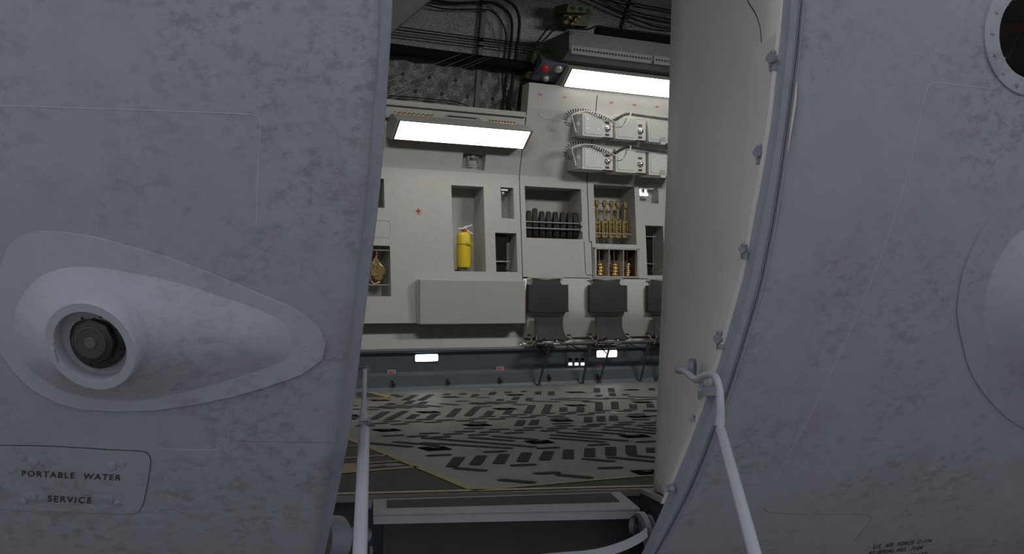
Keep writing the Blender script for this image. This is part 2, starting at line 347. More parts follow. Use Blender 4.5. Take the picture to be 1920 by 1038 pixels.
# raised edge liner nearer the seal
LE = [(-60, 1427), (0, 1424), (60, 1421), (90, 1415), (330, 1403), (512, 1374), (640, 1352), (782, 1312), (900, 1277), (935, 1262)]
mb = MB(); V = []; zl = [.08+i*.0476 for i in range(30)]
for z in zl:
    a = rin(z); b = jfar(z); x, y = proj(a); tx = pw(LE, y); lo, hi = 0, 1
    for _ in range(25):
        t = (lo+hi)/2
        if proj(a.lerp(b, t))[0] > tx: lo = t
        else: hi = t
    nrm = (b-a).cross(Vector((0, 0, 1))).normalized(); nrm = -nrm if nrm.x > 0 else nrm
    o = nrm*.012; e = a.lerp(b, lo); V += [a+o, e+o, e, a]
mb.add(V, [(i*4+j, i*4+(j+1) % 4, (i+1)*4+(j+1) % 4, (i+1)*4+j) for i in range(len(zl)-1) for j in range(4)]+[(3, 2, 1, 0), tuple(4*(len(zl)-1)+j for j in range(4))])
struct('trim_4', mb, M['jamb2'])
mb = MB(); P = [pt(1398, -40, 3.02), pt(1412, 5, 3.0), pt(1424, 30, 2.99), pt(1431, 60, 2.98), pt(1433, 88, 2.975)]
# closing seam line of the jamb top
def on_jamb(px, py, off=0.0):
    lo, hi = 2.6, 4.2
    for _ in range(40):
        D = (lo+hi)/2; p = pt(px, py, D); a, b = rin(p.z), jfar(p.z); t = (D-a.y)/(b.y-a.y); x = a.lerp(b, t).x+.012*math.sin(PI*min(1, max(0, t)))
        if p.x < x: lo = D
        else: hi = D
    p = pt(px, py, lo); a, b = rin(p.z), jfar(p.z); nrm = (b-a).cross(Vector((0, 0, 1))).normalized(); nrm = -nrm if nrm.x > 0 else nrm
    return p+nrm*off
mb = MB(); P = catmull([on_jamb(x, y, .006) for x, y in ((1396, -30), (1406, 2), (1420, 25), (1429, 50), (1432, 82))], 5); mb.tube(P, .0022, 6)
x = mk('panel_seam', mb, M['gap'], FR0, bpy.data.objects['trim_3'])
# left jamb (turned away from the eye), inner lining and end walls
mb = MB(); V = []
for z in [-.45+i*.1 for i in range(29)]:
    P = HP(edge(z, E_LO), z); a = P+Vector((-.02, .05, 0)); b = a+Vector((-.3, 1.0, 0)); V += [a, b]
mb.add(V, [(2*i, 2*i+1, 2*i+3, 2*i+2) for i in range(28)]); struct('trim_5', mb, M['jamb'], smooth=True, solid=.01)
mb = MB(); V = []; zq = [i*.15 for i in range(24)]
for z in zq:
    a = jfar(min(z, 2.28)); a = Vector((a.x+.01, a.y, z)); V += [a, a+Vector((1.0, .30, 0)), a+Vector((2.2, .7, 0)), a+Vector((5, 1.8, 0))]
mb.add(V, [(4*i+j, 4*i+j+1, 4*i+j+5, 4*i+j+4) for i in range(len(zq)-1) for j in range(3)])
struct('wall_front', mb, M['inner'], smooth=True, solid=.02)
# ------------------------------------------------------------------ far side wall (liner panels with recesses)
HOL = {}
def hole(key, l, r, t, b, deep, f=dm, dz=0):
    ym = (t+b)/2; s0, s1 = ws(l, ym, 0, f)[0], ws(r, ym, 0, f)[0]; xm = (l+r)/2; z1, z0 = ws(xm, t, 0, f)[2], ws(xm, b, 0, f)[2]; HOL[key] = (s0, s1, z0, z1, deep)
hole('winl', 684, 720.5, 334, 389, .07); hole('ratchet', 684, 732.5, 460, 555, .24); hole('ext', 848.5, 909, 348.5, 508.5, .22); hole('small', 939.5, 963.5, 351.5, 409.5, .12)
hole('bb', 929.5, 969.5, 436.5, 509.5, .16); hole('rolls', 985.5, 1091, 351.5, 447, .26); hole('chain', 1115, 1191.5, 347.5, 457.5, .26); hole('rings', 1114, 1195.3, 465, 519.5, .18)
hole('lamp', 1199, 1234.5, 350.5, 380.5, .10); hole('bb2', 1212, 1245, 423, 516, .16); hole('handle', 867, 910, 286, 318, .06)
zc = 1.91; sA, sB = ws(977, 430)[0], ws(1103, 400)[0]; ZP0, ZL, ZR = .572, 2.46, 2.72; g = .004
zS = ws(1050, 520.5)[2]
HOL['seam1'] = (sA-g, sA+g, ZP0, ZL, .03); HOL['seam2'] = (sB-g, sB+g, zS, ZR-.05, .03); HOL['seam3'] = (sA+g, 2.8, zS-g, zS+g, .03)
sB2 = ws(1110.5, 490)[0]; z2 = ws(1106, 453)[2]; HOL['seam2'] = (sB-g, sB+g, z2, ZR-.05, .03); HOL['seam2b'] = (sB2-g, sB2+g, zS, z2, .03); HOL['seam2c'] = (sB-g, sB2+g, z2-g, z2+g, .03)
def panel(name, S0, S1, Z0_, Z1_, keys, depthf, m, min_=None, cap=.05):
    mb = MB(); hs_ = [HOL[k] for k in keys]
    ss = sorted({S0, S1, *[v for h in hs_ for v in h[:2] if S0 < v < S1]}); zs = sorted({Z0_, Z1_, *[z for z, _ in DM if Z0_ < z < Z1_], *[v for h in hs_ for v in h[2:4] if Z0_ < v < Z1_]})
    for i in range(len(ss)-1):
        for j in range(len(zs)-1):
            sm, zm = (ss[i]+ss[i+1])/2, (zs[j]+zs[j+1])/2
            if any(h[0] < sm < h[1] and h[2] < zm < h[3] for h in hs_): continue
            a, b, c, d = ss[i], ss[i+1], zs[j], zs[j+1]; mb.add([(a, depthf(c), c), (b, depthf(c), c), (b, depthf(d), d), (a, depthf(d), d)], [(0, 1, 2, 3)])
    mb.cur = 1
    segs = []
    for k in keys:
        s0, s1, z0, z1, dp = HOL[k]; bk = [z0]+[z for z, _ in DM if z0 < z < z1 and k.startswith('seam')]+[z1]; segs += [(k, s0, s1, a, b, dp) for a, b in zip(bk, bk[1:])]
    for k, s0, s1, z0, z1, dp in segs:
        s0 = max(s0, S0); s1 = min(s1, S1); mb.cur = 2 if k.startswith('seam') else 1
        F = [(s0, depthf(z0), z0), (s1, depthf(z0), z0), (s1, depthf(z1), z1), (s0, depthf(z1), z1)]; db = max(depthf(z0), depthf(z1))+dp if not k.startswith('seam') else None
        B = [(x, (y+dp if db is None else db), z) for x, y, z in F]
        mb.add(F+B, [(4, 5, 6, 7), (0, 1, 5, 4), (1, 2, 6, 5), (2, 3, 7, 6), (3, 0, 4, 7)])
    mb.cur = 0
    for z in (Z0_, Z1_): mb.add([(S0, depthf(z), z), (S1, depthf(z), z), (S1, depthf(z)+cap, z), (S0, depthf(z)+cap, z)], [(0, 1, 2, 3)])
    for s_ in (S0, S1):
        zz = [z for z in zs]; mb.add([(s_, depthf(z), z) for z in zz]+[(s_, depthf(z)+cap, z) for z in zz], [(i, i+1, i+1+len(zz), i+len(zz)) for i in range(len(zz)-1)])
    return struct(name, mb, m, (0, 0, 0), True)
SL, SR = -4.4, 4.6
wb = panel('wall_back', SL, sA+g, ZP0, ZL, ['winl', 'ratchet', 'ext', 'small', 'bb', 'handle', 'seam1'], dm, [M['wall'], M['wallin'], M['gap']], cap=.30)
wb2 = panel('wall_back_aft', sA+g, SR, zS-g, ZR, ['rolls', 'chain', 'rings', 'lamp', 'bb2', 'seam2', 'seam2b', 'seam2c', 'seam3'], dm, [M['wall'], M['wallin'], M['gap']], cap=.30)
# panel behind the seats, bending back under its belt line
mb = MB(); zb = ws(1100, 588)[2]; zk = ws(1085, 632)[2]; prof = [(0, zS-g), (-.015, zS-.02), (-.02, zb+.05), (-.03, zb), (.0, zb-.07), (.05, zk), (.16, zk)]
mb.add([(s_, d, z) for s_ in (sA+.03, SR) for d, z in prof], [(i, i+1, i+1+len(prof), i+len(prof)) for i in range(len(prof)-1)]+[tuple(range(len(prof)))])
struct('wall_seat', mb, M['wall'], (0, 0, 0), True, smooth=True, ang=50)
# sloping skirt and side rail
zr = ws(850, 652)[2]
mb = MB(); prof = [(.34, .80), (.21, .62), (.05, zr), (-.02, zr)]
mb.add([(s_, d, z) for s_ in (SL, SR) for d, z in prof], [(i, i+1, i+5, i+4) for i in range(3)]); struct('trim_6', mb, M['wall'], (0, 0, 0), True)
mb = MB(); prof = [(.03, zr), (-.04, zr), (-.045, zr-.012), (-.04, zr-.03), (-.005, zr-.034), (0, .155), (-.025, .125), (-.03, .03), (-.045, .006), (-.05, 0)]; k = len(prof)
mb.add([(s_, d, z) for s_ in (SL, SR) for d, z in prof], [(i, i+1, i+1+k, i+k) for i in range(k-1)]+[tuple(range(k))]); mb.mi = [0]*4+[0]+[1]*(len(mb.f)-5)
struct('baseboard_back', mb, [M['railp'], M['railp2']], (0, 0, 0), True)
# foil quilting above, then the overhead
mb = MB(); pb = [ws(x, y, 0, di) for x, y in ((754.7, 139.5), (804, 146), (853, 152), (901, 158), (777.4, 170), (827, 177), (875, 182.5), (923, 188.6))]
P0 = pb[0]; ds = (pb[3][0]-pb[0][0])/3; zr0 = P0[2]; dzr = pb[0][2]-(pb[4][2]+pb[5][2])/2+ (0); ns, nzz = 300, 60
def quilt(s, z):
    u = (s-P0[0])/ds; v = (z-zr0)/max(.1, abs(dzr)); best = 9
    for r in (math.floor(v), math.floor(v)+1):
        off = .5 if (r % 2) else 0
        uu = u-off; c = round(uu)+off; best = min(best, math.hypot((u-c)*ds, (v-r)*abs(dzr)))
    A, B = (u+v/1.0*.5), (u-v*.5)
    cr = min(abs(A-round(A)), abs(B-round(B)))
    return -.075*min(1, best/.17)**.8*(.55+.45*min(1, cr/.30)**.6)
zt = [2.2+(3.0-2.2)*i/60 for i in range(61)]+[3.0+.1*i for i in range(1, 14)]+[4.34]
ss = [-2.2+.02*i for i in range(176)]; ss = [SL, -3.2]+ss+[2.2, SR]
V = []
for z in zt:
    fade = min(1, max(0, (2.98-z)/.12))
    for s_ in ss:
        fs_ = 1 if -2.2 <= s_ <= 1.31 else 0; V.append((s_, di(z)+fade*fs_*quilt(s_, z), z))
k = len(ss); mb.add(V, [(i*k+j, i*k+j+1, (i+1)*k+j+1, (i+1)*k+j) for i in range(len(zt)-1) for j in range(k-1)])
wu = struct('wall_upper', mb, M['ins'], (0, 0, 0), True, smooth=True, ang=80)
mb = MB()
for r_ in range(-4, 1):
    for c_ in range(-8, 9):
        s_, z = P0[0]+(c_+(.5 if r_ % 2 else 0))*ds, zr0+r_*abs(dzr)
        if -2.2 < s_ < 1.3 and 2.3 < z < 2.9: mb.lathe((s_, di(z)-.002, z), (0, -1, 0), [(.021, 0), (.021, .006), (.010, .012)], 10)
mk('quilt_buttons', mb, M['gap'], Fr((0, 0, 0), True), wu)
mb = MB()
for s_, ln in ((ws(890, 190, 0, di)[0], 1), (ws(1176, 20, 0, di)[0], 1)):
    V = []
    for z in [2.3+i*.1 for i in range(21)]: V += [(s_-.02, di(z)-.055, z), (s_+.02, di(z)-.055, z), (s_+.02, di(z)+.03, z), (s_-.02, di(z)+.03, z)]
    mb.add(V, [(4*i+j, 4*i+(j+1) % 4, 4*i+4+(j+1) % 4, 4*i+4+j) for i in range(20) for j in range(4)])
struct('trim_7', mb, M['rib'], (0, 0, 0), True)
mb = MB(); top = []
for i in range(46):
    s_ = lerp(SL, SR, i/45); a = W(s_, -2.38, 4.34); b = HP(lerp(-5, 4.4, i/45), 3.5); top += [a, a.lerp(b, .35)+Vector((0, 0, .25)), a.lerp(b, .7)+Vector((0, 0, .2)), b]
mb.add(top, [(4*i+j, 4*i+j+1, 4*i+5+j, 4*i+4+j) for i in range(45) for j in range(3)]); struct('ceiling', mb, M['ins'], smooth=True, solid=.02)
mb = MB()
for nm, s_ in (('wall_forward', SL), ('wall_aft', SR)):
    mb = MB(); x = -5 if s_ < 0 else 4.5; P = [W(s_, .3, 0), W(s_, .3, 2.4), W(s_, -.5, 4), W(s_, -2.4, 4.34), HP(x, 3.5), HP(x, 1.6), HP(x, 0)]
    mb.add(P, [tuple(range(7))]); struct(nm, mb, M['ins'])
# ------------------------------------------------------------------ floor
mb = MB(); e0, e1 = fl(630, 927), fl(1201, 914); dv = (e1-e0).normalized(); a0 = e0-dv*2.2; lipe = fl(1251, 940); ldir = (lipe-e1).normalized()
P = [a0, e1, e1+ldir*.30, e1+ldir*.30+Vector((.06, 0, 0)), W(4.6, -4.0, 0), W(SR, .35, 0), W(SL, .35, 0)]
P = [Vector((p.x, p.y, 0)) for p in P]; mb.prism(P, [p-Vector((0, 0, .016)) for p in P])
flo = struct('floor', mb, mat('cargo floor metal', (.22, .215, .20), .52, .1, var=.12, sc=4, bump=.08, bsc=40, spec=.35))
FM = [M['slot'], M['yell'], M['dark'], M['cream'], M['inset'], M['slotw']]
mb = MB()
def stad(p, r, w, z=.0022, sq=False):
    d = (r-p); L = d.length; d = d/L; nrm = Vector((-d.y, d.x, 0)); o = []; h = w/2; rr = h if not sq else h*.35
    if sq:
        for (sx, sy) in ((1, 1), (-1, 1), (-1, -1), (1, -1)):
            c = (p+r)/2+d*(L/2-rr)*sx+nrm*(h-rr)*sy; a0 = {(1, 1): 0, (-1, 1): 90, (-1, -1): 180, (1, -1): 270}[(sx, sy)]
            for j in range(4): a = math.radians(a0+30*j); o.append(c+d*rr*math.cos(a)+nrm*rr*math.sin(a))
    else:
        h = min(h, L/2.1)
        for c, a0 in ((r-d*h, -90), (p+d*h, 90)):
            for j in range(7): a = math.radians(a0+30*j); o.append(c+d*h*math.cos(a)+nrm*h*math.sin(a))
    mb.add([v+Vector((0, 0, z)) for v in o], [tuple(range(len(o)))])
OR = {1: (630, 720, 4.941), 2: (840, 715, 4.943), 3: (1030, 710, 4.943)}
def C(k, x, y): o = OR[k]; return (o[0]+x/o[2], o[1]+y/o[2])
THIN = {3: '355 617 560 605|800 588 1060 576|300 740 615 767|525 724 1060 775|730 708 1060 738|445 830 690 822|55 888 410 920|0 548 530 588|0 518 740 577|65 495 500 528|260 484 705 514|480 468 1060 513|670 458 1060 489|860 450 1060 466|20 418 200 412|55 440 235 433|-20 462 175 455|-90 484 90 478|210 468 385 462|290 443 475 437|345 426 525 418|505 450 690 445|585 428 765 422|630 408 800 402|800 436 980 428|870 412 1060 405|10 370 185 362|-20 350 155 344|90 328 245 320|255 336 415 328|165 312 325 306|360 318 520 311|415 298 575 294|610 304 770 298|675 288 820 285|725 332 885 326|765 380 935 376|870 292 1060 289|-80 324 60 318|0 190 380 205|80 180 560 188|300 212 480 218|500 178 800 186|720 165 1060 175|760 200 1000 186|860 300 1020 303|920 345 1060 340',
 2: '320 655 550 645|570 780 825 768|45 800 365 828|460 908 815 940|785 855 1050 843|815 622 1040 610|190 517 620 552|400 505 835 540|150 438 345 432|55 468 255 460|180 498 380 490|290 472 490 465|380 448 575 440|515 480 710 472|615 454 805 447|695 432 880 425|190 382 365 376|70 367 245 361|195 346 360 342|365 351 540 345|285 327 445 322|480 331 650 325|570 311 735 306|650 336 820 330|760 319 915 313|60 184 210 182|190 205 360 214|200 195 500 210|340 189 640 204|265 235 405 229|600 218 745 213|720 180 1040 190|260 152 390 147|530 183 640 190|-260 568 605 620|-250 520 825 608',
 1: '830 664 1075 652|300 545 715 582|415 482 630 472|650 488 860 478|765 460 965 452|870 493 1075 485|990 466 1180 458|525 533 955 570|500 374 680 366|330 368 495 360|175 390 365 382|425 346 610 341|625 351 805 346|735 331 910 325|805 356 990 350|925 336 1110 331|150 232 400 235|300 210 550 228|400 205 700 222|540 195 850 217|700 188 990 210|960 182 1140 194|130 202 210 198'}
for k, s in THIN.items():
    for r in s.split('|'):
        x1, y1, x2, y2 = map(float, r.split()); stad(fl(*C(k, x1, y1)), fl(*C(k, x2, y2)), .052 if y1 > 400 else .06)
RECT = {3: '375 645 373 724|567 633 570 711|752 619 762 702|178 657 174 742|945 640 950 684|362 353 360 403|478 346 478 396|593 342 598 390|460 218 460 290|603 213 612 283|130 265 128 305|290 261 288 299|775 237 782 276|930 230 940 266|440 88 442 126|570 86 578 124|580 132 590 160|460 150 460 166|705 141 710 152|950 88 950 108',
 2: '110 702 30 793|315 688 245 775|525 674 465 763|730 660 685 745|935 646 893 730|100 250 15 328|275 235 180 322|400 273 360 314|575 266 540 305|780 220 735 297|938 213 900 288|685 360 655 411|815 355 785 404|265 118 235 145|425 98 400 126|565 95 550 107|710 89 700 98|640 143 615 172|760 152 745 173|490 162 475 182|840 93 830 122|960 93 955 127|150 109 125 123',
 1: '470 256 340 328|645 248 478 332|745 280 680 322|935 273 865 314|735 101 635 150|885 96 780 152|710 153 650 185|530 176 480 196|825 163 790 183|560 95 530 108|190 298 140 328|600 108 570 120|1045 88 1010 102'}
for k, s in RECT.items():
    for r in s.split('|'):
        x1, y1, x2, y2 = map(float, r.split()); a, b = fl(*C(k, x1, y1)), fl(*C(k, x2, y2)); stad(a, b, .056, z=.0026, sq=True)
mb.cur = 5
for k, r in ((3, '570 319 710 318'), (3, '935 392 995 391'), (2, '285 78 430 76')):
    x1, y1, x2, y2 = map(float, r.split()); stad(fl(*C(k, x1, y1)), fl(*C(k, x2, y2)), .05, z=.004)
def poly(px, z, ci):
    mb.cur = ci; mb.add([fl(*p)+Vector((0, 0, z)) for p in px], [tuple(range(len(px)))])
poly([(651, 822), (889, 919.5), (560, 927), (560, 822)], .001, 2)
poly([(905, 919), (1300, 884), (1300, 908.5)], .001, 2)
poly([(668, 733.5), (733, 745), (668, 746)], .003, 2)
def yl(a, b, w, ci=1, z=.0035): mb.cur = ci; p, r = fl(*a), fl(*b); d = (r-p).normalized(); nn = Vector((-d.y, d.x, 0))*w/2; zz_ = Vector((0, 0, z)); mb.add([p-nn+zz_, r-nn+zz_, r+nn+zz_, p+nn+zz_], [(0, 1, 2, 3)])
yl((640, 816), (890, 919), .045); yl((560, 840), (671, 835.5), .028); yl((560, 865), (728, 854), .034); yl((560, 876.5), (751, 864.5), .03); yl((560, 893), (782, 875.5), .042)
poly([(560, 876), (668, 871), (668, 884.5), (560, 891)], .003, 1)
yl((693, 735.5), (735, 745.5), .05); yl((664, 747), (735, 745.3), .05); yl((886, 920), (1300, 885), .022)
yl((560, 928.3), (1300, 909.5), .035, 3)
poly([(690, 872.5), (712, 871), (721, 873.5), (690, 876)], .0025, 4); poly([(715, 870.5), (742, 868.8), (760, 872), (726, 874.5)], .0025, 4)
mk('floor_markings', mb, FM, FR0, flo)
# tie-down pockets, each with its ring
PK = [(3, 115, 388, 250, 22), (3, 245, 247, 220, 18), (3, 825, 352, 250, 22), (3, 790, 533, 320, 32), (3, 905, 866, 330, 50), (3, 240, 125, 220, 12), (3, 860, 218, 210, 15), (3, 765, 103, 170, 10), (2, 270, 405, 300, 26), (2, 525, 254, 250, 19),
      (2, 845, 562, 300, 36), (2, 620, 125, 190, 14), (2, 20, 145, 200, 9), (1, 470, 427, 300, 28), (1, 400, 150, 230, 12), (1, 855, 260, 250, 19), (1, 915, 598, 330, 42), (1, 150, 292, 140, 18)]
PK = sorted([(C(k, x, y), w_/4.94, h_/4.94) for k, x, y, w_, h_ in PK], key=lambda t: -t[0][1])
ordn = ['nearest', 'second nearest', 'third nearest', 'fourth nearest', 'fifth nearest', 'sixth nearest', 'seventh nearest', 'eighth nearest', 'ninth nearest', 'tenth nearest', 'eleventh nearest', 'twelfth nearest', 'thirteenth nearest', 'fourteenth nearest', 'fifteenth nearest', 'sixteenth nearest', 'seventeenth nearest', 'farthest']
for i, ((x, y), w_, h_) in enumerate(PK):
    c = fl(x, y); a = [fl(x-w_*.5, y-h_*.25), fl(x+w_*.25, y-h_*.5), fl(x+w_*.5, y+h_*.2), fl(x-w_*.2, y+h_*.5)]
    t = Thing('tie_down_pocket', 'black sunken tie-down pocket with ring in the cargo floor, %s to the door sill' % ordn[i], 'floor fitting', c, False, 'tie-down pockets in the cargo floor')
    m2 = MB(); m2.add([p+Vector((0, 0, .003)) for p in a], [(0, 1, 2, 3)]); t.part('pocket', m2, M['pitb'])
    m2 = MB(); rr = w_/FL*c.y*.10; m2.tube([c+Vector((math.cos(2*PI*j/14)*rr, math.sin(2*PI*j/14)*rr, .006)) for j in range(15)], .0025, 6, cap=False); m2.tube([c+Vector((-rr*1.6, 0, .006)), c+Vector((rr*1.6, 0, .006))], .0025, 6); t.part('ring', m2, M['cab'])
mb = MB(); mb.add([(-14, -14, -1.9), (16, -14, -1.9), (16, 22, -1.9), (-14, 22, -1.9)], [(0, 1, 2, 3)]); struct('ground', mb, M['tarm'])
# ================================================================== outside things
# ---- lens fairing
OUTL = [(17, 462), (39, 441.6), (77, 431), (127, 433.5), (185, 443), (254, 462), (320, 481), (378, 503), (439, 527), (497, 552), (539.5, 569.6), (570, 586), (599, 612), (611.6, 641), (605, 670), (566.5, 697), (501, 720), (435.5, 739), (366, 753), (289, 764), (212, 765), (154, 761.5), (108, 749), (62, 724), (31, 693), (8, 662), (-6, 630), (-8, 590), (-2, 520)]
t = Thing('lens_fairing', 'teardrop grey fairing with a round dark lens on the skin left of the doorway', 'fairing', hs(250, 620), False)
mb = MB(); mb.prism([hs(x, y, .016) for x, y in OUTL], [hs(x, y, -.004) for x, y in OUTL]); 
# follow the curved skin: fan of rings
def ringpts(out, ctr, fr_): return [lerp(Vector(ctr(p)), Vector(p), fr_) for p in out]
mb = MB(); ridge = lambda p: (min(420, max(150, p[0])), 630)
R = [ringpts(OUTL, ridge, f) for f in (1, .97, .6, .02)]; n_ = len(OUTL); V = [hs(x, y, o) for rg, o in zip([OUTL]+[R[1], R[2], R[3]], (-.004, .016, .016, .016)) for x, y in rg]
V = [hs(x, y, -.004) for x, y in OUTL]+[hs(x, y, .015) for x, y in OUTL]+[hs(x, y, .016) for x, y in R[2]]+[hs(x, y, .016) for x, y in R[3]]
mb.add(V, [(i*n_+j, i*n_+(j+1) % n_, (i+1)*n_+(j+1) % n_, (i+1)*n_+j) for i in range(3) for j in range(n_)]); t.part('flange_plate', mb, M['dome'], smooth=True, ang=30)
BASE = [(25, 616), (27, 580), (38.5, 554), (69, 516), (116, 496), (162, 492), (231, 500), (328, 519), (424, 548), (501, 575), (540, 596), (561, 631), (555, 666), (513, 687), (424, 716), (347, 735), (270, 749), (193, 747), (127, 733), (77, 704), (42, 670)]
BS = catmull([Vector((*p, 0)) for p in BASE+[BASE[0]]], 4)[:-1]; n_ = len(BS)
def rg2(p): x = min(430, max(165, 100+(p.x-20)*.72)); return Vector((x, 628, 0))
mb = MB(); V = []; KR = 30
for k in range(KR+1):
    f = k/KR
    for p in BS:
        c = rg2(p); x = p.lerp(c, f); hh = lerp(.108, .035, min(1, max(0, (c.x-165)/265))**.9)
        V.append(hs(x.x, x.y, .012+hh*(math.sin(min(1, f*1.0)*PI/2)**1.15)))
FF = [(i*n_+j, i*n_+(j+1) % n_, (i+1)*n_+(j+1) % n_, (i+1)*n_+j) for i in range(KR) for j in range(n_)]
def inring(f_): c = sum((V[k_] for k_ in f_), Vector())/4; x, y = proj(c); return (x-176)**2+(y-643)**2 < 76**2
mb.add(V, [f_ for f_ in FF if not inring(f_)])
dome = t.part('fairing_shell', mb, M['dome'], smooth=True, ang=60)
ax = Vector((-.118, -.905, -.376)).normalized(); rs_ = hs(168.5, 650.5); rc = pt(168.5, 650.5, rs_.y-.134); rp = rc.y/FL; Ro = 90*rp
mb = MB(); mb.lathe(rc, ax, [(Ro*1.0, -.09), (Ro*1.0, -.004), (Ro*.985, .0), (Ro*.80, .0), (Ro*.785, -.004), (Ro*.775, -.035), (Ro*.30, -.04), (Ro*.3, -.09)], 48); t.part('bezel_ring', mb, M['dome'], smooth=True, ang=25)
c2 = rc-ax*.034+Vector((.004, 0, .004)); ax2 = Vector((-.12, -.96, -.16)).normalized()
mb = MB(); mb.lathe(c2, ax2, [(Ro*.61, -.03), (Ro*.61, .006), (Ro*.56, .010), (Ro*.50, .011)], 8*5); mb.lathe(c2, ax2, [(Ro*.50, .005), (Ro*.48, .03), (Ro*.36, .036)], 8)
lb = t.part('lens_body', mb, M['lensb'], smooth=True, ang=20)
c3 = c2+ax2*.034; u = ax2.cross(Vector((0, 0, 1))).normalized(); v = u.cross(ax2)
mb = MB(); mb.lathe(c3, ax2, [(Ro*.34, -.004), (Ro*.34, .004), (Ro*.31, .005), (Ro*.3, .003)], 32); t.part('lens_glass', mb, M['lensg'], lb, smooth=True, ang=20)
mb = MB(); mb.lathe(c3, ax2, [(Ro*.125, .000), (Ro*.125, .0055), (Ro*.1, .006)], 24); t.part('lens_centre', mb, M['lenst'], lb)
for i in range(8):
    a = 2*PI*i/8+.3; mb = MB(); mb.lathe(c2+(u*math.cos(a)+v*math.sin(a))*Ro*.54, ax2, [(.0035, .0), (.0035, .014), (.002, .016)], 8); t.part('bolt', mb, M['lensb'], lb)
# ---- water service panel
PL0 = [(-30, 832), (8, 832.5), (100, 834), (200, 840), (262, 843), (277, 847), (283, 858), (282, 875), (278, 900), (272, 930), (264, 950), (250, 957.5), (200, 957.5), (100, 954), (40, 951), (-30, 946)]
PL = [(p.x, p.y) for p in catmull([Vector((*p, 0)) for p in PL0], 4)]
t = Thing('water_service_panel', 'rounded access panel lettered PORTABLE WATER SERVICE, low on the skin at the left', 'panel', hs(140, 895), False)
ctr = lambda p: (min(250, max(20, p[0])), 895)
def patch(out, off0, off1):
    m_ = MB(); k = len(out); a = [hs(x, y, off0) for x, y in out]; b = [hs(x, y, off1) for x, y in out]; r1 = ringpts(out, ctr, .6); r2 = ringpts(out, ctr, .0)
    V = a+b+[hs(p.x, p.y, off1) for p in r1]+[hs(p.x, p.y, off1) for p in r2]
    m_.add(V, [(i*k+j, i*k+(j+1) % k, (i+1)*k+(j+1) % k, (i+1)*k+j) for i in range(3) for j in range(k)]); return m_
c0 = Vector((130, 895)); big = [tuple(c0+(Vector(p)-c0)*Vector((1, 1)).length/1.41421) for p in PL]; big = [(p[0]*1.004, 895+(p[1]-895)*1.018) for p in PL]
t.part('seal_gap', patch(big, -.002, .0072), M['gap'], smooth=True); t.part('panel_plate', patch(PL, .0, .0092), M['hull'], smooth=True, ang=30)
mb = MB(); f = lambda x, y: hs(x, y, .0108)
letters(mb, 'PORTABLE  WATER', (43, 887.5), (228, 896), (43.5, 876.5), (230, 885), f, 1.25); letters(mb, 'SERVICE', (91.5, 935), (173, 938.5), (92.5, 923.5), (174, 927), f, 1.25)
t.part('panel_lettering', mb, M['text'])
for x, y, r in ((64, 861, 10), (43.5, 853, 7), (210, 869, 10), (229.5, 864, 7), (61, 926, 10.5), (46, 933.5, 7), (205, 930.5, 10), (221.5, 938.5, 6.5)):
    p = hs(x, y, .009); r = r*p.y/FL; mb = MB(); nn = hn(p); mb.lathe(p, nn, [(r*1.08, 0), (r*1.08, .0012), (r*.98, .0012), (r*.98, .0004), (r*.9, .003), (r*.5, .0038)], 24); t.part('latch_button', mb, M['hull'], smooth=True, ang=25)
# ---- round window with bolted flange
t = Thing('window_1', '', '', hs(1930, 67), False); del t.e['label'], t.e['category']; t.e['kind'] = 'structure'
cx, cy = 1930, 67
def el(a_, b_, k, off): return [hs(cx+a_*math.cos(2*PI*i/k), cy+b_*math.sin(2*PI*i/k), off) for i in range(k)]
k = 48; mb = MB(); V = el(89, 114, k, -.02)+el(89, 114, k, .011)+el(86.5, 111, k, .0125)+el(63, 83, k, .0125)+el(61.5, 81.5, k, .010)+el(61.5, 81.5, k, -.05)+el(70, 90, k, -.05)
mb.add(V, [(i*k+j, i*k+(j+1) % k, (i+1)*k+(j+1) % k, (i+1)*k+j) for i in range(6) for j in range(k)]); t.part('window_flange', mb, M['dome'], smooth=True, ang=30)
mb = MB(); mb.prism(el(64, 84, k, -.02), el(64, 84, k, -.026)); t.part('window_pane', mb, M['glass'])
for x, y in ((1862.7, 25), (1854.5, 64.5), (1859, 104.6), (1875, 138), (1900.7, 160), (1932, 166), (1877, -13)):
    p = hs(x, y, .0125); mb = MB(); mb.lathe(p, hn(p), [(.0065, 0), (.0065, .0015), (.0045, .0035)], 14); t.part('bolt', mb, M['hull'], smooth=True)
t = Thing('pipe', 'maroon pipe seen through the round window', 'pipe', pt(1920, 52, 3.6), False)
mb = MB(); mb.tube([pt(1850, 60, 3.62), pt(1875, 57, 3.6), pt(1905, 52, 3.57), pt(1990, 44, 3.5)], .016, 12); mb.tube([pt(1870, 57.5, 3.59), pt(1882, 55.5, 3.585)], .019, 12); t.part('tube', mb, M['red2'], smooth=True)
solo('strap', MB().tube([pt(1917, 48, 3.72), pt(1911, 60, 3.72), pt(1899, 88, 3.72), pt(1885, 125, 3.72), pt(1872, 160, 3.72)], .011, 8, flat=.3), M['strap'], 'pale strap hanging behind the round window', 'strap', pt(1900, 90, 3.72), False)
P = [(1893, -4), (1921, 50), (1990, 60), (1990, -60), (1870, -60)]
solo('locker', MB().prism([pt(x, y, 3.78) for x, y in P], [pt(x, y, 3.9) for x, y in P]), M['header'], 'grey angled locker corner seen through the round window', 'locker', pt(1920, 20, 3.8), False)
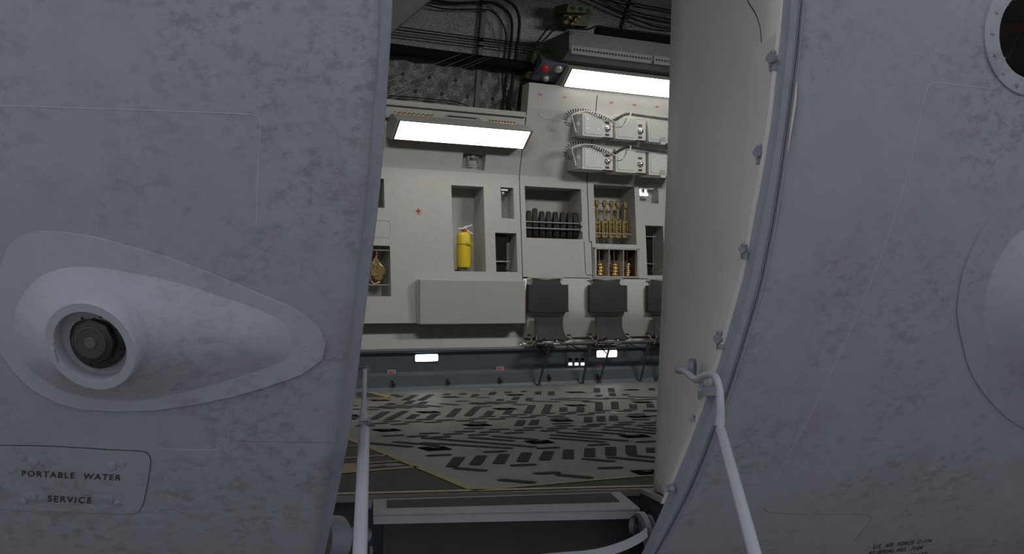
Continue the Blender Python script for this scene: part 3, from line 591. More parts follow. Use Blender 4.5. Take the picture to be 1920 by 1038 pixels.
# ---- right blister
OB = [(1796, 620), (1791, 580), (1797, 530), (1812, 480), (1838, 430), (1872, 390), (1920, 363), (2000, 345), (2090, 380), (2150, 480), (2160, 620), (2110, 740), (2040, 800), (1960, 812), (1900, 790), (1850, 745), (1815, 690)]
OB = catmull([Vector((*p, 0)) for p in OB+[OB[0]]], 4)[:-1]; n_ = len(OB); cB = Vector((1985, 590, 0))
t = Thing('blister_fairing', 'large domed fairing cut by the right edge of the picture', 'fairing', hs(1985, 590), False)
mb = MB(); V = []
for fct, o in ((0, -.004), (0, .010), (.30, .014)):
    for p in OB: x = p.lerp(cB, fct); V.append(hs(x.x, x.y, o))
mb.add(V, [(i*n_+j, i*n_+(j+1) % n_, (i+1)*n_+(j+1) % n_, (i+1)*n_+j) for i in range(2) for j in range(n_)]); t.part('flange_plate', mb, M['hull'], smooth=True, ang=30)
mb = MB(); V = []
for k in range(13):
    f_ = k/12
    for p in OB: x = p.lerp(cB, .22+.78*f_); V.append(hs(x.x, x.y, .010+.11*math.sin(f_*PI/2)**1.3))
mb.add(V, [(i*n_+j, i*n_+(j+1) % n_, (i+1)*n_+(j+1) % n_, (i+1)*n_+j) for i in range(12) for j in range(n_)]); t.part('fairing_shell', mb, M['dome'], smooth=True, ang=60)
# ---- loose seal lip
solo('seal_strip', MB().tube([hs(1490.5, 155, .008), hs(1486, 190, .012), hs(1480, 230, .012), hs(1473, 292, .008)], [.003, .007, .006, .001], 6, flat=.5), M['jamb2'], 'thin cream strip of peeled seal on the right door surround', 'seal strip', hs(1480, 220, .01), False, smooth=True)
# ---- latch lugs down the right jamb
def lug(x, y, sc_, lab, D=None):
    p0 = on_jamb(x+13*min(1, sc_)**2, y, .0)+Vector((0, .03, 0)); p = p0; t = Thing('latch_lug', lab, 'latch', p0, False, 'latch lugs down the right jamb'); k = p0.y/FL*sc_*1.15
    mb = MB(); n_ = Vector((-.97, -.24, 0)); 
    c = p+n_*.012; mb.lathe(c-n_*.02, n_, [(12*k, 0), (12*k, .012), (10*k, .018)], 16); (mb.box((c.x-6*k, c.y-.012, c.z-17*k), (c.x+5*k, c.y+.02, c.z+16*k)) if sc_ > .6 else None); t.part('bracket', mb, M['metal'], smooth=True, bev=.002)
    mb = MB(); mb.cyl(c+Vector((-10*k, -.02, 2*k)), c+Vector((2*k, .0, 2*k)), 8*k, 12); mb.ball(c+Vector((-3*k, -.012, 12*k)), 5*k, 10); t.part('pin', mb, M['metal'], smooth=True)
lug(1451, 110, 1.0, 'topmost latch lug on the right jamb'); lug(1427, 287, .95, 'latch lug on the right jamb, second from the top'); lug(1401, 469, .75, 'small latch lug on the right jamb, beside mid door')
lug(1352, 637, .9, 'latch lug on the right jamb just above the hand rail hook'); lug(1308, 788, .5, 'tiny latch stud on the right jamb below the hand rail hook'); lug(1257, 919, .55, 'small latch lug at the foot of the right jamb')
# ---- hand rails
t = Thing('hand_rail', 'left hand rail, pale grey tube hinged beside the left door edge', 'hand rail', pt(681, 790, 3.1), False, 'hand rails of the boarding steps')
A, B = pt(683, 800, 3.10), pt(674, 1060, 2.25)
mb = MB(); mb.tube([A, A.lerp(B, .02), A.lerp(B, .05), B], [.011, .0168, .0172, .0172], 20); t.part('tube', mb, M['rail'], smooth=True)
mb = MB(); P = [pt(x, y, D) for x, y, D in ((684, 692, 3.22), (683.5, 715, 3.2), (683, 740, 3.17), (682, 765, 3.13), (682, 782, 3.105), (682, 793, 3.09))]
mb.tube(catmull(P, 4), [.0075+.009*max(0, (i/20-.45)/.55) for i in range(21)], 12, flat=.8); t.part('swan_neck', mb, M['rail'], smooth=True)
mb = MB(); mb.cyl(pt(671, 794, 3.08), pt(695, 794, 3.08), .006, 10); mb.cyl(pt(691, 790, 3.08), pt(695, 790, 3.08), .012, 12); t.part('hinge_pin', mb, M['metal'], smooth=True)
mb = MB(); mb.lathe(pt(688.5, 697, 3.24), (1, -.1, 0), [(.020, -.004), (.020, .004)], 16); mb.cyl(pt(672, 690, 3.26), pt(689, 688, 3.24), .007, 10); mb.box(pt(672, 712, 3.25)+Vector((0, 0, 0)), pt(690, 694, 3.28)); t.part('wall_bracket', mb, M['metal'], smooth=True)
t = Thing('hand_rail', 'right hand rail, pale grey tube with swan neck hooked to the right jamb', 'hand rail', pt(1350, 795, 3.05), False, 'hand rails of the boarding steps')
A, B = pt(1349, 797, 2.80), pt(1421, 1060, 2.10)
mb = MB(); mb.tube([A+(A-B)*.01, A, A.lerp(B, .02), A.lerp(B, .05), B], [.006, .008, .0122, .0140, .0150], 20); t.part('tube', mb, M['rail'], smooth=True)
P = [(1349.5, 796, 2.79), (1350, 780, 2.79), (1350.5, 755, 2.79), (1349, 730, 2.8), (1344, 710, 2.82), (1335, 702, 2.85), (1324, 703, 2.88), (1313, 709, 2.92), (1304, 711, 2.96), (1294, 704, 3.0), (1284, 696, 3.04), (1276, 693, 3.08)]
mb = MB(); Q = catmull([pt(*p) for p in P], 4); mb.tube(Q, [lerp(.0150, .0105, min(1, i/12)) if i < 38 else .0095 for i in range(len(Q))], 14); t.part('swan_neck', mb, M['rail'], smooth=True)
mb = MB(); c = pt(1276, 693, 3.08); mb.lathe(c, (-1, .1, .2), [(.011, -.01), (.013, .0), (.013, .012), (.009, .016)], 14); t.part('end_knob', mb, M['metal'], smooth=True)
mb = MB(); mb.lathe(pt(1298, 690, 3.12), (.9, -.35, 0), [(.030, -.009), (.030, .009), (.014, .009), (.014, -.009)], 24, close=False); t.part('eye_plate', mb, M['metal'], smooth=True, ang=30)
mb = MB(); mb.lathe(pt(1314, 731, 2.95), (.95, -.3, -.1), [(.031, -.005), (.031, .005)], 6); mb.box(pt(1316, 742, 2.95), pt(1338, 722, 3.0)); t.part('hex_bracket', mb, M['metal'], bev=.002)
mb = MB(); mb.cyl(pt(1338, 796, 2.785), pt(1359, 796, 2.785), .005, 10); t.part('hinge_pin', mb, M['metal'], smooth=True)
# ---- step well, tray, riser, hinge hardware
zq = Vector((0, 0, 0))
mb = MB(); bl, br = Vector((a0.x, a0.y+.02, -.016)), Vector((e1.x, e1.y+.02, -.016)); dn = Vector((0, 0, -.75)); rl = e1+ldir*.44+Vector((.0, 0, -.016)); ll = fl(560, 930)+Vector((-.12, -.75, 0))
bL = Vector((-.86, 3.86, -.016)); fL_ = bL+Vector((-.05, -.75, 0))
mb.add([bL, br, br+dn, bL+dn], [(0, 1, 2, 3)]); mb.add([br, rl, rl+dn, br+dn], [(0, 1, 2, 3)]); mb.add([bL, fL_, fL_+dn, bL+dn], [(0, 1, 2, 3)]); mb.add([bL+dn, br+dn, rl+dn, fL_+dn], [(0, 1, 2, 3)])
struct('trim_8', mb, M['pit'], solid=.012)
mb = MB(); Lr = rin(.10); mb.hexa([fl(1201, 916)+Vector((0, 0, -.016)), fl(1229, 922)+Vector((0, 0, -.016)), Vector((Lr.x+.02, Lr.y+.06, .06)), pt(1247, 941, 3.36), fl(1201, 916)+Vector((0, 0, .001)), fl(1229, 922)+Vector((0, 0, .001)), Vector((Lr.x+.02, Lr.y+.06, .08)), pt(1247, 938, 3.36)])
mb.hexa([fl(540, 929)+Vector((0, 0, -.03)), fl(1201, 915)+Vector((0, 0, -.03)), fl(1201, 914)+Vector((0, .01, -.03)), fl(540, 928)+Vector((0, .01, -.03)), fl(540, 930), fl(1201, 916), fl(1201, 914), fl(540, 928)])
struct('trim_9', mb, M['lip'])
zt_ = -.004
A, B, Cc, Dd = fl(699.5, 962.5, zt_), fl(1200, 952.5, zt_), fl(1163, 921, zt_), fl(699.5, 935.5, zt_)
B.z = A.z = Cc.z = Dd.z = zt_; dz = Vector((0, 0, -.006))
t = Thing('step_tray', 'grey hinged top step with dark anti-slip pad in the doorway', 'step', (A+B)/2, False)
mb = MB(); mb.hexa([A+dz, B+dz, Cc+dz, Dd+dz, A, B, Cc, Dd]); t.part('top_plate', mb, M['tray'], bev=.0015)
iv = Vector((0, .006, 0)); mb = MB(); hh = Vector((0, 0, -.038)); mb.hexa([A+iv+hh, B+iv+hh, Cc+hh, Dd+hh, A+iv+dz, B+iv+dz, Cc+dz, Dd+dz]); t.part('fascia', mb, M['tray'])
P = [fl(725, 952, zt_), fl(1162, 940.5, zt_), fl(1145, 924.5, zt_), fl(725, 938, zt_)]; mb = MB(); mb.prism([Vector((p.x, p.y, zt_+.0025)) for p in P], [Vector((p.x, p.y, zt_-.001)) for p in P]); t.part('grip_pad', mb, M['trayd'])
t = Thing('step_riser', 'black panelled box filling the well under the top step', 'step', Vector((0, 3.62, -.1)), False)
a, b = pt(716, 985, 3.60), pt(1181, 972, 3.68); mb = MB(); lo = Vector((0, 0, -.45)); bk = Vector((-.01, .1, 0)); a.z = b.z = -.045
mb.hexa([a+lo, b+lo, b+lo+bk, a+lo+bk, a, b, b+bk, a+bk]); t.part('panel', mb, M['riser'], bev=.004)
mb = MB(); mb.lathe(pt(1188, 985, 3.5), (.93, -.35, 0), [(.030, -.01), (.030, .008), (.018, .008), (.018, -.01)], 24, close=False); t.part('ring_bearing', mb, M['pit'], smooth=True, ang=30)
for x, y in ((694, 946), (696, 1030), (690, 1000)):
    mb = MB(); c = pt(x, y, 3.6); mb.box(c-Vector((.006, .006, .014)), c+Vector((.006, .006, .014))); t.part('catch', mb, M['metal'], bev=.002)
t = Thing('door_hinge_arm', 'pair of curved grey hinge plates at the right foot of the doorway', 'hinge', pt(1215, 1000, 3.3), False)
for pts_, D, wd in (([(1200, 958), (1209, 960), (1217, 972), (1225, 995), (1231, 1020), (1236, 1060)], 3.42, 9), ([(1214, 964), (1222, 966), (1228, 979), (1232, 1000), (1234, 1025), (1235, 1060)], 3.52, 5)):
    Q = catmull([Vector((*p, 0)) for p in pts_], 5); mb = MB(); V = []
    for p in Q: V += [pt(p.x, p.y, D), pt(p.x-wd, p.y+3, D), pt(p.x-wd-12, p.y+14, D+.14), pt(p.x-13, p.y+8, D+.14)]
    mb.add(V, [(4*i+j, 4*i+(j+1) % 4, 4*i+4+(j+1) % 4, 4*i+4+j) for i in range(len(Q)-1) for j in range(4)]+[(0, 1, 2, 3), tuple(len(V)-4+j for j in range(4))]); t.part('hinge_plate', mb, M['tray'], smooth=True, ang=40)
P = [(880, 1060), (960, 1047), (1040, 1038), (1110, 1032), (1160, 1019), (1195, 1003), (1213, 990)]
Q = catmull([Vector((*p, 0)) for p in P], 4); mb = MB(); V = []
for p in Q: V += [pt(p.x, p.y-3, 3.42), pt(p.x, p.y-2, 3.35), pt(p.x+2, p.y+16, 3.33), pt(p.x+2, p.y+15, 3.42)]
mb.add(V, [(4*i+j, 4*i+(j+1) % 4, 4*i+4+(j+1) % 4, 4*i+4+j) for i in range(len(Q)-1) for j in range(4)]+[(0, 1, 2, 3), tuple(len(V)-4+j for j in range(4))])
solo('curved_door_rib', mb, M['tray'], 'curved grey door rib crossing below the black riser', 'door rib', pt(1110, 1032, 3.4), False, smooth=True, ang=40)
t = Thing('rotary_actuator', 'grey drum actuator with shaft at the left foot of the doorway', 'actuator', pt(640, 1000, 3.5), False)
mb = MB(); mb.cyl(pt(600, 1010, 3.40), pt(636, 1010, 3.45), .080, 28); t.part('drum', mb, M['metal'], smooth=True, bev=.003)
mb = MB(); mb.cyl(pt(636, 1010, 3.45), pt(644, 1010, 3.46), .065, 28); t.part('end_flange', mb, M['metal'], smooth=True, bev=.002)
mb = MB(); mb.cyl(pt(644, 1002, 3.5), pt(690, 1002, 3.56), .026, 18); t.part('shaft', mb, M['metal'], smooth=True)
# ---- header corner at top left of the doorway
P = [(690, 96), (736, 61), (808, 0), (870, -60), (690, -60)]
t = Thing('door_header', 'dark grey angled header panel in the upper left corner of the doorway', 'panel', pt(760, 0, 3.4), False)
mb = MB(); mb.prism([pt(x, y, 3.35) for x, y in P], [pt(x-6, y-6, 3.5) for x, y in P]); t.part('panel', mb, M['header'], bev=.002)
mb = MB(); mb.tube([pt(x, y, 3.345) for x, y in ((700, 88), (736, 61), (808, 0), (870, -60))], .0016, 5); t.part('edge_bead', mb, M['rib'])
# ================================================================== things along the far side
def wz(px, py, d): s_, z = wl(px, py, d); return Vector((s_, d, z))
def wrel(px, py, off=0.0, f=dm): return Vector(ws(px, py, off, f))
def wsf(off): return lambda x, y: wrel(x, y, off)
# ---- lamp fixtures
t = Thing('ceiling_light', 'lit white panel lamp hanging above the yellow extinguisher bay', 'lamp', (0, 0, 0), True, 'slanted panel lamps on the side wall')
s0 = wz(735, 261, -.10).x; s1 = wz(982.5, 280, -.10).x; LW = s1-s0; zb_, zt2 = 2.157, 2.292
zb_ = wz(735, 261, -.10).z; zt2 = wz(748.5, 224.3, -.27).z
t.fr.o = Vector((s0, 0, zb_)); t.e.location = t.fr.loc(); Lz = zb_
X = [(-.10, 0), (-.27, zt2-zb_), (-.14, zt2-zb_+.075), (.02, zt2-zb_+.07), (.02, 0.03)]
def fx(sa, sb, pr): return [Vector((sa, d, Lz+z)) for d, z in pr], [Vector((sb, d, Lz+z)) for d, z in pr]
mb = MB(); mb.prism(*fx(s0-.012, s1+.012, X)); t.part('housing', mb, M['fixt'], bev=.003)
nd = Vector((0, -(zt2-zb_), -.17)).normalized()*.004
a, b = Vector((s0+.006, -.10, Lz)), Vector((s0+.006, -.27, zt2)); c, d = Vector((s1-.006, -.27, zt2)), Vector((s1-.006, -.10, Lz))
lo_ = [lerp(a, b, .02), lerp(b, a, .02), lerp(c, d, .02), lerp(d, c, .02)]; mb = MB(); mb.prism([p+nd*.6 for p in lo_], [p-nd*.3 for p in lo_]); t.part('diffuser', mb, M['gap'], label='black gasket around the lit panel')
lo2 = [lerp(a, b, .05)+Vector((.012, 0, 0)), lerp(b, a, .05)+Vector((.012, 0, 0)), lerp(c, d, .05)-Vector((.012, 0, 0)), lerp(d, c, .05)-Vector((.012, 0, 0))]
t.e.children[-1].name = 'gasket'; mb = MB(); mb.prism([p+nd*1.2 for p in lo2], [p-nd*.2 for p in lo2]); t.part('diffuser', mb, M['lamp'])
hz = zt2-zb_; mb = MB(); mb.box((s0-.10, -.075, Lz+hz+.05), (s1+.02, -.04, Lz+hz+.16)); mb.box((s0-.10, -.115, Lz+hz+.15), (s1+.02, -.04, Lz+hz+.165)); t.part('mounting_channel', mb, M['fixt'], bev=.002)
for fa, fb in ((.03, .30), (.74, .93)):
    mb = MB(); sa, sb = s0+LW*fa, s0+LW*fb; zz0 = Lz+hz+.075
    mb.cyl((sa, -.07, zz0+.012), (sb, -.07, zz0+.012), .014, 10)
    for i in range(9):
        x = lerp(sa, sb, i/8); mb.lathe((x, -.07, zz0+.012), (1, 0, 0), [(.020, -.007), (.022, 0), (.020, .007)], 10)
    t.part('brass_connector', mb, M['brass'], smooth=True, ang=40)
mb = MB(); sa, sb = s0+LW*.40, s0+LW*.66; zz0 = Lz+hz+.07
mb.tube([(sa, -.09, zz0), (sa+.01, -.10, zz0+.04), (sb-.03, -.10, zz0+.04), (sb, -.10, zz0+.02), (sb, -.09, zz0)], .006, 8); mb.tube(catmull([(sb-.10, -.06, zz0), (sb-.09, -.06, zz0+.07), (sb-.03, -.06, zz0+.09), (sb+.02, -.06, zz0+.06), (sb+.02, -.06, zz0)], 5), .006, 8); t.part('handle', mb, M['fixt'], smooth=True)
b2 = wz(1053.7, 162.4, -.10)
l2 = dup(t.e, W(b2.x, 0, b2.z), 'lit white panel lamp under the overhead cabinet, partly behind the right jamb')
# out-of-view lamps added to keep the hold lit: further along the wall
for i, (ds_, dz_) in enumerate(((-2.0, 0), (-3.4, 0))):
    o = dup(t.e, W(s0+ds_, 0, zb_+dz_), 'unseen lit panel lamp added further along the row, forward of the doorway')
for i, ds_ in enumerate((1.75, )):
    o = dup(t.e, W(b2.x+ds_, 0, b2.z), 'unseen lit panel lamp added further along the row, aft of the doorway')
# ---- overhead cabinet with rivet strips
DZ = -.42
t = Thing('overhead_cabinet', 'dark grey overhead cabinet with two perforated strips above the right lamp', 'cabinet', wz(1064, 100, DZ), True)
A = wz(1067, 57, DZ); B = wz(1064, 113, DZ+.12); L_ = 1.9
mb = MB(); pr = [(DZ, A.z), (DZ, A.z-.17), (DZ+.12, B.z), (.05, B.z), (.05, A.z+.02)]; a = [Vector((A.x, d, z)) for d, z in pr]; b = [Vector((A.x+L_, d, z)) for d, z in pr]; mb.prism(a, b); t.part('body', mb, M['cab'], bev=.004)
def strip(xa, xb, ya, n):
    p = wz(xa, ya, DZ-.004); r = wz(xb, ya+14, DZ-.004); mb = MB(); mb.box((p.x, DZ-.006, p.z-.075), (r.x, DZ, p.z)); o = t.part('perforated_strip', mb, M['strip'], bev=.001)
    mb = MB()
    for i in range(n):
        x = lerp(p.x+.03, r.x-.02, i/(n-1)); mb.cyl((x, DZ-.0085, p.z-.037), (x, DZ-.004, p.z-.037), .0105, 10)
    t.part('vent_holes', mb, M['gap'], o)
strip(1071, 1222, 84, 27); strip(1226, 1300, 104, 14)
# black duct above the cabinet
solo('duct', MB().tube([wz(1118, 60, -.28), wz(1200, 70, -.28), wz(1330, 88, -.28)], .045, 14), M['blackp'], 'black duct running above the overhead cabinet', 'duct', wz(1118, 60, -.28), smooth=True)
t = Thing('duct', 'long black duct crossing the quilted foil above the left lamp', 'duct', wz(733, 93, 0), True)
mb = MB(); a, b = wz(640, 79.5, -.02), wz(1000, 126, -.02); mb.tube([a, a.lerp(b, .99), b], .046, 16); t.part('tube', mb, M['blackp'], smooth=True)
mb = MB(); a, b = wz(737, 93, -.02), wz(741, 93.6, -.02); mb.tube([a, b], .047, 16); t.part('joint_ring', mb, M['blackp'], smooth=True)
# ---- auxiliary lamp box
def q3(l): return [wz(*p) for p in l]
t = Thing('auxiliary_lamp_box', 'slate box with one red and two clear lamps left of the right lamp', 'lamp', wz(1025, 125, -.2), True)
top = q3([(1009.5, 99, -.10), (1060, 105, -.10)]); f1 = q3([(1017, 115.5, -.24), (1065.5, 120.5, -.24)]); f2 = q3([(994, 149, -.02), (1046, 155.5, -.02)])
bk = q3([(992, 141, .10), (1040, 146, .10)]); tb = q3([(1000, 96, .10), (1050, 101, .10)])
mb = MB(); mb.add([top[0], f1[0], f2[0], bk[0], tb[0], top[1], f1[1], f2[1], bk[1], tb[1]], [(0, 1, 2, 3, 4), (5, 6, 7, 8, 9)[::-1], (0, 1, 6, 5), (1, 2, 7, 6), (2, 3, 8, 7), (3, 4, 9, 8), (4, 0, 5, 9)]); bdy = t.part('housing', mb, M['aux'], bev=.004)
mb = MB(); mb.hexa(q3([(986, 146, .10), (1046, 153, .10), (1046, 153, .16), (986, 146, .16), (1003, 90, -.06), (1066, 98, -.06), (1066, 98, .12), (1003, 90, .12)]))
g0 = q3([(1004, 93, -.10), (1064, 101, -.10), (1064, 107, -.11), (1008, 100, -.11)]); mb.hexa(g0+[p+Vector((0, .18, .0)) for p in g0]); g0 = q3([(985, 146, -.0), (993, 149, -.01), (1009, 102, -.10), (1003, 92, -.09)]); mb.hexa(g0+[p+Vector((0, .14, 0)) for p in g0]); t.part('back_frame', mb, M['green'], bev=.004)
fn = (f1[1]-f1[0]).cross(f2[0]-f1[0]).normalized(); fn = -fn if fn.y > 0 else fn
def onf(u, v): return f1[0].lerp(f1[1], u).lerp(f2[0].lerp(f2[1], u), v)
for u, v, r, m_, lb in ((.22, .30, .040, 'redl', 'red domed lamp'), (.72, .26, .042, 'clear', 'clear domed lamp'), (.48, .82, .033, 'clear', 'small clear domed lamp')):
    c = onf(u, v); mb = MB(); mb.lathe(c, fn, [(r*1.0, -.005), (r, .004), (r*.92, .018), (r*.7, .030), (r*.35, .037)], 20); t.part('lens', mb, M[m_], label=lb, smooth=True)
    mb = MB(); mb.lathe(c, fn, [(r*1.12, -.004), (r*1.12, .003), (r*.98, .004)], 20); t.part('lens_rim', mb, M['aux'])
tn = (top[1]-top[0]).cross(f1[0]-top[0]).normalized(); tn = -tn if tn.z < 0 else tn
mb = MB()
for i in range(5): c = top[0].lerp(top[1], .15+.16*i).lerp(f1[0].lerp(f1[1], .15+.16*i), .35); mb.cyl(c-tn*.002, c+tn*.002, .009, 10)
t.part('screw_holes', mb, M['gap'], bdy)
# ---- olive connector box near the top
t = Thing('connector_box', 'olive connector box with three round sockets at the top of the opening', 'connector box', wz(1085, 25, -.3), True)
g0 = q3([(1062, 23, -.34), (1111, 25, -.34), (1113, 11, -.34), (1065, 6, -.34)]); mb = MB(); mb.hexa(g0+[p+Vector((-.02, .22, .03)) for p in g0]); g0 = q3([(1056, 46, -.20), (1103, 50, -.20), (1103, 26, -.20), (1056, 20, -.20)]); mb.hexa(g0+[p+Vector((0, .10, 0)) for p in g0]); t.part('body', mb, M['greend'], bev=.004)
for x, y in ((1075, 15.5), (1089, 17.5), (1103.5, 19.5)):
    mb = MB(); c = wz(x, y, -.345); mb.lathe(c, (0, -1, 0), [(.019, -.004), (.019, .004), (.013, .004), (.012, -.002)], 14); t.part('socket', mb, M['gap'], smooth=True, ang=30)
for x, y in ((1059, 42), (1067, 33), (1078, 38), (1084, 33), (1072, 45)):
    mb = MB(); c = wz(x, y, -.24); mb.lathe(c, (.3, -.8, -.3), [(.012, -.03), (.012, .0), (.018, .002), (.018, .018), (.010, .02), (.010, .03)], 12); t.part('brass_connector', mb, M['brass'], smooth=True, ang=30)
# ---- cables
def cab(name, lab, pts, r, m='black', off=-.085, f=di, cat='cable', grp='cables over the quilted foil', k=5):
    P = catmull([Vector(ws(x, y, off, f)) for x, y in pts], k); return solo(name, MB().tube(P, r, 6), M[m], lab, cat, P[0], group=grp, smooth=True)
cab('cable', 'thick black cable arching over and dropping to the left lamp, left of the pair', [(790, -3), (811, 0), (853, 6), (911, 4), (934, 10), (954.6, 26), (960, 49), (957.5, 84), (950, 139), (941.6, 205), (941, 215)], .0125, off=-.11)
cab('cable', 'thick black cable dropping at the far right of the arching three', [(930, -12), (949, 0), (965, 11.6), (973, 32), (973, 58), (966, 110), (959, 162), (953, 185), (952, 212)], .0135, off=-.11)
cab('cable', 'thin black cable bending over innermost beside the arching pair', [(785, 6), (801, 10), (839, 17), (908, 18), (928.6, 26), (943, 46), (949, 69), (946, 95), (941.6, 144.5), (946, 173), (959, 208), (961, 214)], .0065, off=-.115)
cab('cable', 'uppermost of three thin black lines above the duct', [(700, 43), (752, 51), (880, 68.5), (1003, 84)], .0052); cab('cable', 'middle of three thin black lines above the duct', [(700, 50), (743.6, 56), (880, 73), (1003, 88)], .0052); cab('cable', 'lowest of three thin black lines above the duct', [(690, 59), (735, 65), (880, 83), (1003, 97)], .0052)
for i, (a, b) in enumerate((((865, 101), (700, 163)), ((888, 103.5), (700, 179)), ((911, 107), (700, 189.5)), ((921, 108), (700, 198.5)))):
    lb = ['leftmost', 'second from the left', 'third from the left', 'rightmost'][i]; P = [Vector(ws(*a, -.23, di)), Vector(ws(lerp(a[0], b[0], .35), lerp(a[1], b[1], .35), -.19, di)), Vector(ws(*b, -.12, di))]
    solo('guy_wire', MB().tube(P, .0022, 5), M['wire'], 'thin grey slanting wire crossing the black duct, %s of four' % lb, 'wire', P[0], group='slanting wires across the duct')
for i, P in enumerate((((989, 146), (977, 158), (973, 180), (970.5, 205)), ((992, 149), (980, 160), (976, 182), (974, 207)), ((996, 151), (984, 164), (979.5, 185), (978, 209)), ((1000, 152), (987, 167), (982, 190), (980, 211)))):
    cab('cable', 'black cable curving down from the slate lamp box, %s of four' % ['leftmost', 'second', 'third', 'rightmost'][i], P, .0105, off=-.12, grp='cables below the slate lamp box')
cab('cable', 'thin dark line sagging behind the left lamp channel', [(700, 176), (727.7, 179), (781, 183), (842, 189), (859, 192), (882, 202), (890, 208)], .0045)
cab('cable', 'upper of two thin grey lines at the right end of the left lamp', [(912, 208), (925, 196), (937, 188), (969, 189)], .004, m='wire'); cab('cable', 'lower of two thin grey lines at the right end of the left lamp', [(918, 209), (930, 198), (941, 192), (969, 194)], .004, m='wire')
R_ = [('black line across the top right, ending highest', [(1150, -2), (1162, 0), (1176.6, 4), (1260, 20), (1300, 26)]), ('black line across the top right, second from the top', [(1135, -6), (1145, 0), (1182, 20), (1260, 37.6), (1300, 44)]), ('fine black line across the top right, third from the top', [(1118, -6), (1130, 0), (1200, 32), (1260, 46), (1300, 52)]), ('black line across the top right, lowest of four', [(1095, -6), (1107, 0), (1173.7, 29), (1226, 49), (1262, 54), (1300, 56)])]
for lb, P in R_: cab('cable', lb, P, .0075 if 'fine' not in lb else .004, grp='cables across the top right', off=-.12)
cab('cable', 'short vertical black line under the top right cables', [(1175, 3), (1176, 23)], .004, off=-.115); cab('cable', 'small black triangular wire loop above the right duct', [(1169, 40), (1185, 43), (1182, 50), (1173, 53), (1169, 40)], .004, off=-.20, k=1)
cab('cable', 'black line climbing over the slate lamp box and along the cabinet top, upper one', [(975, 81), (1003, 81), (1014.7, 69), (1029, 52), (1046.5, 45.7), (1072.5, 52), (1101, 55), (1119, 49), (1142, 52), (1211, 61), (1262, 68)], .008, off=-.45, f=dm, k=6)
cab('cable', 'black line climbing over the slate lamp box, lower one', [(975, 85), (1006, 85), (1023, 72), (1038, 57), (1060, 53), (1085, 55)], .007, off=-.45, f=dm)
# ---- red cross placard, small placards and red marks
t = Thing('first_aid_placard', 'small white placard with a red cross left of the extinguisher bay', 'placard', wrel(784, 395), True)
mb = MB(); mb.prism([wrel(x, y, -.003) for x, y in ((778.5, 389.5), (790, 390), (790, 401), (778.5, 400.5))], [wrel(x, y, .0) for x, y in ((778.5, 389.5), (790, 390), (790, 401), (778.5, 400.5))]); t.part('plate', mb, M['wall'])
mb = MB(); fr_ = lambda x0, y0, x1, y1: mb.add([wrel(x, y, -.0045) for x, y in ((x0, y0), (x1, y0), (x1, y1), (x0, y1))], [(0, 1, 2, 3)]); fr_(782.8, 391, 786, 400); fr_(779.5, 394, 789, 397); t.part('red_cross', mb, M['redp'])
def mark(x, y, w_, h_, f, par, name='red_marking', txt='450'):
    mb = MB(); letters(mb, txt, (x-w_/2, y+h_/2), (x+w_/2, y+h_/2), (x-w_/2, y-h_/2), (x+w_/2, y-h_/2), f); return mk(name, mb, M['redp'], FRW, par)
FRW = Fr((0, 0, 0), True)
for x, y in ((1013, 177), (1058.6, 182), (1146, 192), (1189.6, 196.5), (1231.5, 200)): mark(x, y, 7, 3.6, wsf(-.002), wb2)
bb_ = bpy.data.objects['baseboard_back']; rf = lambda x, y: wz(x, y, -.009)
for x, y in ((707, 706.5), (760, 702.5), (788, 701.5), (813, 700), (838, 700), (862, 698.5), (888, 698), (984, 695.5), (1032, 693.5), (1077, 692), (1167, 690), (1205, 689)): mark(x, y, 8, 4.5, rf, bb_, txt='60' if x in (788, 838, 888, 984, 1077, 1167) else '-')
for x, y, w_ in ((734, 700.5, 16), (937.5, 693.5, 14), (1122, 687.5, 13)):
    a, b = rf(x-w_/2, y+w_/2), rf(x+w_/2, y-w_/2); t = Thing('warning_placard', 'pinkish square placard with red lettering on the side rail, %s' % {734: 'nearest the left hand rail', 937.5: 'left of the seats', 1122: 'under the second marker light'}[x], 'placard', rf(x, y), True, 'placards on the side rail')
    mb = MB(); mb.box((a.x, -.010, a.z), (b.x, -.006, b.z)); t.part('plate', mb, M['pink']); mb = MB(); g_ = lambda u, v: wz(u, v, -.012); letters(mb, 'NO', (x-5, y-1), (x+5, y-1), (x-5, y-5.5), (x+5, y-5.5), g_); letters(mb, 'STEP', (x-5.5, y+5), (x+5.5, y+5), (x-5.5, y+.5), (x+5.5, y+.5), g_); t.part('lettering', mb, M['redp'])
for i, (x, y) in enumerate(((737, 718), (840.5, 714), (938, 711), (1030.5, 706), (1122, 704))):
    mb = MB(); a = wz(x-2, y+5, -.04); mb.box((a.x, -.055, a.z), (a.x+.008, -.02, a.z+.045)); mb.box((a.x, -.055, a.z), (a.x+.028, -.02, a.z+.008)); mb.box((a.x+.02, -.05, a.z), (a.x+.028, -.02, a.z+.018))
    solo('rail_latch', mb, M['gap'], 'small dark L-shaped latch on the side rail foot, %s from the left' % ['first', 'second', 'third', 'fourth', 'fifth'][i], 'latch', a, group='latches on the side rail foot')
# ---- raised hatch lines and fittings on the liner
def loop(par, name, P, r, off, m='wall'): mk(name, MB().tube([wrel(x, y, off) for x, y in P], r, 5), M[m], FRW, par)
loop(wb, 'hatch_outline', [(690, 412), (726, 412.5), (731, 416), (732.5, 425), (731, 443), (728, 444.5), (690, 443.5)], .003, -.001)
loop(wb2, 'hatch_outline', [(1010, 169), (1010.5, 214), (1013, 219), (1018, 221), (1052, 224)], .003, -.001); loop(wb2, 'hatch_outline', [(1095, 452), (1098, 512), (1101, 515), (1111, 516)], .0025, -.001, 'gap')
